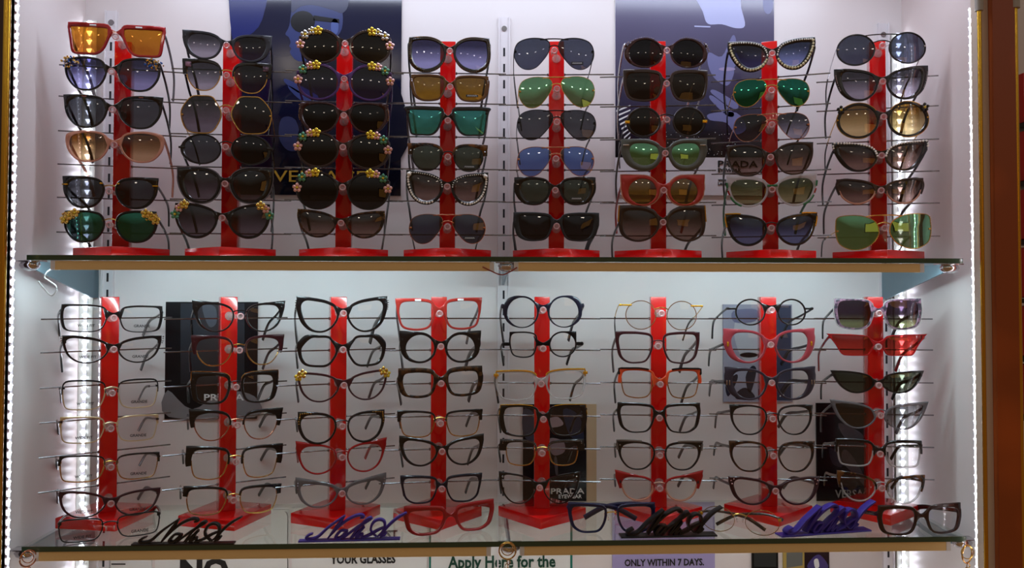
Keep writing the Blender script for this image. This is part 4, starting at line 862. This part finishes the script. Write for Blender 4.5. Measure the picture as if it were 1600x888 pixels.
def stand_set(row, rows_all, rods):
    for i, rows in enumerate(rows_all):
        M, st, zsh = stands[(row, i)]
        Mi = M.inverted()
        # yaw of the row of frames from how the two sides differ in height
        num = den = 0
        for (xl, xr, yl, yr, *_r_) in rows:
            h0 = (yl+yr)/2-(458+.002*((xl+xr)/2-800)); num += h0*(yl-yr); den += h0*h0
        dY = num/den*1.18; yaw = math.asin(max(-.5, min(.5, dY/.142)))
        if row == 'lower' and i < 4: yaw = R((31, 25, 17, 8)[i])
        P0 = M @ Vector((0, -.0118-.036, 0)); nrm = Vector((math.sin(yaw), -math.cos(yaw), 0)); ux = Vector((math.cos(yaw), math.sin(yaw), 0))
        P0.z = 0
        for j, rw in enumerate(rows):
            xl, xr, yl, yr, h, desc, shp, fc, ln, kw = rw
            a, b_ = hit(xl, yl, P0, nrm), hit(xr, yr, P0, nrm)
            c = (a+b_)/2; dx = (b_-a); W = dx.length; roll = math.atan2(dx.z, dx.dot(ux))
            t1, t2 = hit((xl+xr)/2, (yl+yr)/2-h/2, P0, nrm), hit((xl+xr)/2, (yl+yr)/2+h/2, P0, nrm)
            H = (t1-t2).length; tcorner = kw.get('tip', (0, 0))
            H -= max(0, tcorner[1]-1)*.0006; W -= tcorner[0]*.0009*(2 if True else 0)*.6
            Mg = Matrix.Translation(c) @ Matrix.Rotation(yaw, 4, 'Z') @ Matrix.Rotation(-roll, 4, 'Y')
            hz = c.z+kw.get('hv', .62)*H/2*.9; zr = rods[j]
            dr = math.degrees(math.atan2(max(.004, hz-zr-.003), .044)); dr = max(8, min(33, dr))
            lab = '%s, %s, %s' % (desc, TIER[j], ORD[i] % row)
            if len(lab.replace(',', ' ').split()) > 16: print('LONG', lab)
            sun = 'sunglasses' in desc
            g, zb = glasses(Mg, W, H, shp, fc, ln, label=lab, cat='sunglasses' if sun else 'eyeglasses', name='sunglasses' if sun else 'eyeglasses',
                            group='pairs on the %s shelf stands' % row, drop=dr, **kw)
            # nose peg of the stand, under the bridge
            pz = c.z+zb-.0048-kw.get('bh', 2.6)*.0006; pc = Mi @ Vector((c.x, c.y, pz))
            bm = bmesh.new(); y_end = pc.y-.0035
            cyl(bm, (0, -.0118, pc.z), (pc.x, y_end+.002, pc.z+.0006), .0030, .0034, 14)
            cyl(bm, (0, -.0118, pc.z), (0, -.0135, pc.z), .0068, .0062, 16)
            peg = obj('nose_peg', bm, PEG, st)
            bm = bmesh.new(); ry = [Vector((pc.x+.0040*math.cos(a), y_end, pc.z+.0006+.0040*math.sin(a))) for a in [2*math.pi*q/18 for q in range(18)]]
            sweep(bm, ry, .0012, None, 6, up=Vector((0, 1, 0)), closed=True); obj('peg_cap', bm, clearpl('peg_cap_plastic', (222, 178, 178), .5, .1), peg)
stand_set('upper', [U1, U2, U3, U4, U5, U6, U7, U8], RU)
stand_set('lower', [L1, L2, L3, L4, L5, L6, L7, L8], RL)

# ---- loose pairs standing on the lower shelf
cat_loose = True
def loose(xl, xr, yl, yr, h, label, shp, fc, ln, drop=10, **kw):
    bl, br_ = atz(xl+(xr-xl)*.22, yl+h/2, SH_L+.0006), atz(xr-(xr-xl)*.22, yr+h/2, SH_L+.0006)
    ux = (br_-bl); ux.z = 0; ux.normalize(); yaw = math.atan2(ux.y, ux.x); n = Vector((ux.y, -ux.x, 0)); mid = (bl+br_)/2
    a, b_ = hit(xl, yl, mid, n), hit(xr, yr, mid, n); W = (b_-a).length
    H = (hit((xl+xr)/2, (yl+yr)/2-h/2, mid, n)-hit((xl+xr)/2, (yl+yr)/2+h/2, mid, n)).length
    c = (a+b_)/2; c.z = SH_L+H/2+.0006
    glasses(Matrix.Translation(c) @ Matrix.Rotation(yaw, 4, 'Z'), W, H, shp, fc, ln, label=label, drop=drop, **kw)
loose(90, 250, 830, 820, 37, 'thin black browline eyeglasses with lettered lenses before the leftmost lower base', 'rect', 'bmetal', 'clear', 8, t=(1.6, .8, 1.2, 1), th=1.8, brow=.4, wire='gun', br='wire', b=20, hv=.8, prints=WG, tc='black', name='eyeglasses')
loose(632, 773, 815, 807, 46, 'bright red eyeglasses standing loose on the lower shelf', 'way', 'red', 'clear', 12, t=(5, 3, 5, 3.4), b=15, tip=(2, 2), hv=.75, bh=3.4, tw=4.5)
loose(888, 1024, 810, 810, 47, 'navy blue folded eyeglasses with gold bridge on the lower shelf', 'way', 'navy', 'clear', 10, t=(4, 2.2, 4, 2.6), b=17, br='wire2', wire='gold', tip=(2, 1), hv=.85, folded=True, tw=4)
loose(1092, 1222, 811, 818, 40, 'thin gold round eyeglasses lying folded between black and purple signs', 'round', 'gold', 'clear', 10, t=(.8, .8, .8, .8), th=1.3, b=17, br='wire', hv=.3, folded=True, tc='dtort', tw=2.6, endp='ygold', end=3, endh=1.5)
loose(1374, 1505, 814, 811, 47, 'thick dark brown eyeglasses standing loose at the right shelf end', 'square', 'choc', 'clear', 12, t=(4, 2.4, 5, 3), b=17, tip=(1, 1), hv=.6, bh=4.5, tw=4.5)

# ---- script lettering signs
STR = [[(270, 465), (228, 480), (192, 512), (230, 532), (330, 505), (450, 400), (560, 320), (655, 255)], [(655, 255), (600, 335), (525, 430), (450, 528)],
       [(450, 528), (560, 410), (680, 312), (800, 256), (868, 254), (884, 280), (842, 288)], [(690, 440), (610, 440), (545, 515), (600, 525), (690, 440), (640, 530)],
       [(640, 530), (780, 420), (972, 300), (930, 305), (830, 400), (720, 532)], [(740, 528), (840, 440), (890, 395), (850, 440), (790, 528), (872, 480), (850, 535)],
       [(850, 535), (960, 495), (1060, 440), (1160, 400)], [(1040, 520), (972, 440), (1000, 350), (1070, 312), (1132, 335), (1140, 410), (1100, 480), (1050, 520)],
       [(1410, 235), (1280, 308), (1160, 420), (1085, 530)], [(1165, 468), (1130, 500), (1090, 520)]]
def sign(xa, xb, ybase, wpx, mat, label, yaw=None, dep=.009, hs=1.0):
    a, b_ = atz(xa, ybase[0], SH_L), atz(xb, ybase[1], SH_L); ux = b_-a; L = ux.length
    yw = math.atan2(ux.y, ux.x) if yaw is None else R(yaw)
    e = empty('script_sign', Matrix.Translation(a) @ Matrix.Rotation(yw, 4, 'Z'), label, 'sign', 'script lettering signs on the lower shelf')
    s = L/1230
    bm = bmesh.new(); box(bm, 0, L, -dep*.2, dep, 0, .0022, bev=.0004); obj('base_bar', bm, mat, e, smooth=False)
    bm = bmesh.new()
    for k, st in enumerate(STR):
        P = catmull([((x-100)*s, dep*.35, .0018+(545-y)*s*hs) for x, y in st], 5); n = len(P)
        wv = [.0010+.0011*math.sin(math.pi*min(1, (i+1)/n)) for i in range(n)]
        sweep(bm, P, wv, [dep*.42]*n, 8, up=Vector((0, 1, 0)), square=True)
    obj('lettering', bm, mat, e)
SB = pm('black_sign_plastic', (18, 16, 18), .35); SP = pm('purple_sign_plastic', (62, 44, 140), .35)
sign(205, 366, (853, 851), 0, SB, 'black script lettering sign in front of the second lower stand')
sign(466, 625, (848, 844), 0, SP, 'purple script lettering sign in front of the third lower stand')
sign(970, 1120, (841, 838), 0, SB, 'black script lettering sign beside the navy blue eyeglasses', None, .016, 1.1)
sign(1220, 1360, (840, 830), 0, SP, 'purple script lettering sign left of the dark brown eyeglasses', None, .016, 1.1)

# ---- rings and wires on the brackets
def ring(px, py, rpx, label, mat, Y=1.10, name='key_ring', tilt=0, chain=0):
    c = at(px, py, Y); r_ = rpx/F*Y; e = empty(name, c, label, 'ring', 'metal rings hanging from the brackets')
    bm = bmesh.new(); P = [(r_*math.cos(a)*math.cos(R(tilt)), r_*math.cos(a)*math.sin(R(tilt)), r_*math.sin(a)) for a in [2*math.pi*k/28 for k in range(28)]]
    sweep(bm, P, .0011, None, 6, closed=True); obj('hoop', bm, mat, e)
    bm = bmesh.new(); P = [(r_*.72*math.cos(a), -.001, r_*.72*math.sin(a)+r_*.2) for a in [2*math.pi*k/24 for k in range(24)]]
    sweep(bm, P, .0007, None, 6, closed=True); obj('inner_hoop', bm, mat, e)
    bm = bmesh.new()
    for k in range(5):
        q = Vector((.0015*(-1)**k, 0, -r_-.004-k*.0055)); P = [(q.x+.0022*math.cos(a), .0022*math.cos(a)*(k % 2), q.z+.0033*math.sin(a)) for a in [2*math.pi*m/10 for m in range(10)]]
        sweep(bm, P, .0006, None, 5, closed=True)
    obj('chain', bm, mat, e)
ring(793, 861, 13, 'gold ring hanging at the middle of the lower shelf front', FR['gold'])
ring(44, 873, 12, 'rose gold ring hanging at the left end of the lower shelf', FR['rose'], tilt=55)
ring(1511, 866, 14, 'gold ring hanging at the right end of the lower shelf', FR['gold'], tilt=30)
bm = bmesh.new(); c0 = at(72, 420, 1.13)
P = catmull([at(x, y, 1.13)-c0 for x, y in ((82, 420), (73, 426), (70, 434), (78, 440), (87, 447), (88, 455), (80, 462), (68, 450), (60, 440))], 6)
e = empty('wire_hook', c0, 'bent white wire hook hanging under the left shelf bracket', 'hook'); sweep(bm, P, .0010, None, 6); obj('wire', bm, pm('white_wire', (215, 215, 215), .3), e)
bm = bmesh.new(); c0 = at(785, 420, 1.106)
P = catmull([at(x, y, 1.106)-c0 for x, y in ((754, 417), (768, 424), (780, 429), (788, 429), (798, 424), (808, 418))], 6)
e = empty('red_wire', c0, 'thin red wire looping under the middle bracket of the upper shelf', 'wire'); sweep(bm, P, .0009, None, 6); obj('wire', bm, pm('red_wire_plastic', (150, 70, 60), .4), e)
for o in bpy.data.objects:
    if '_y' in o.keys(): del o['_y']
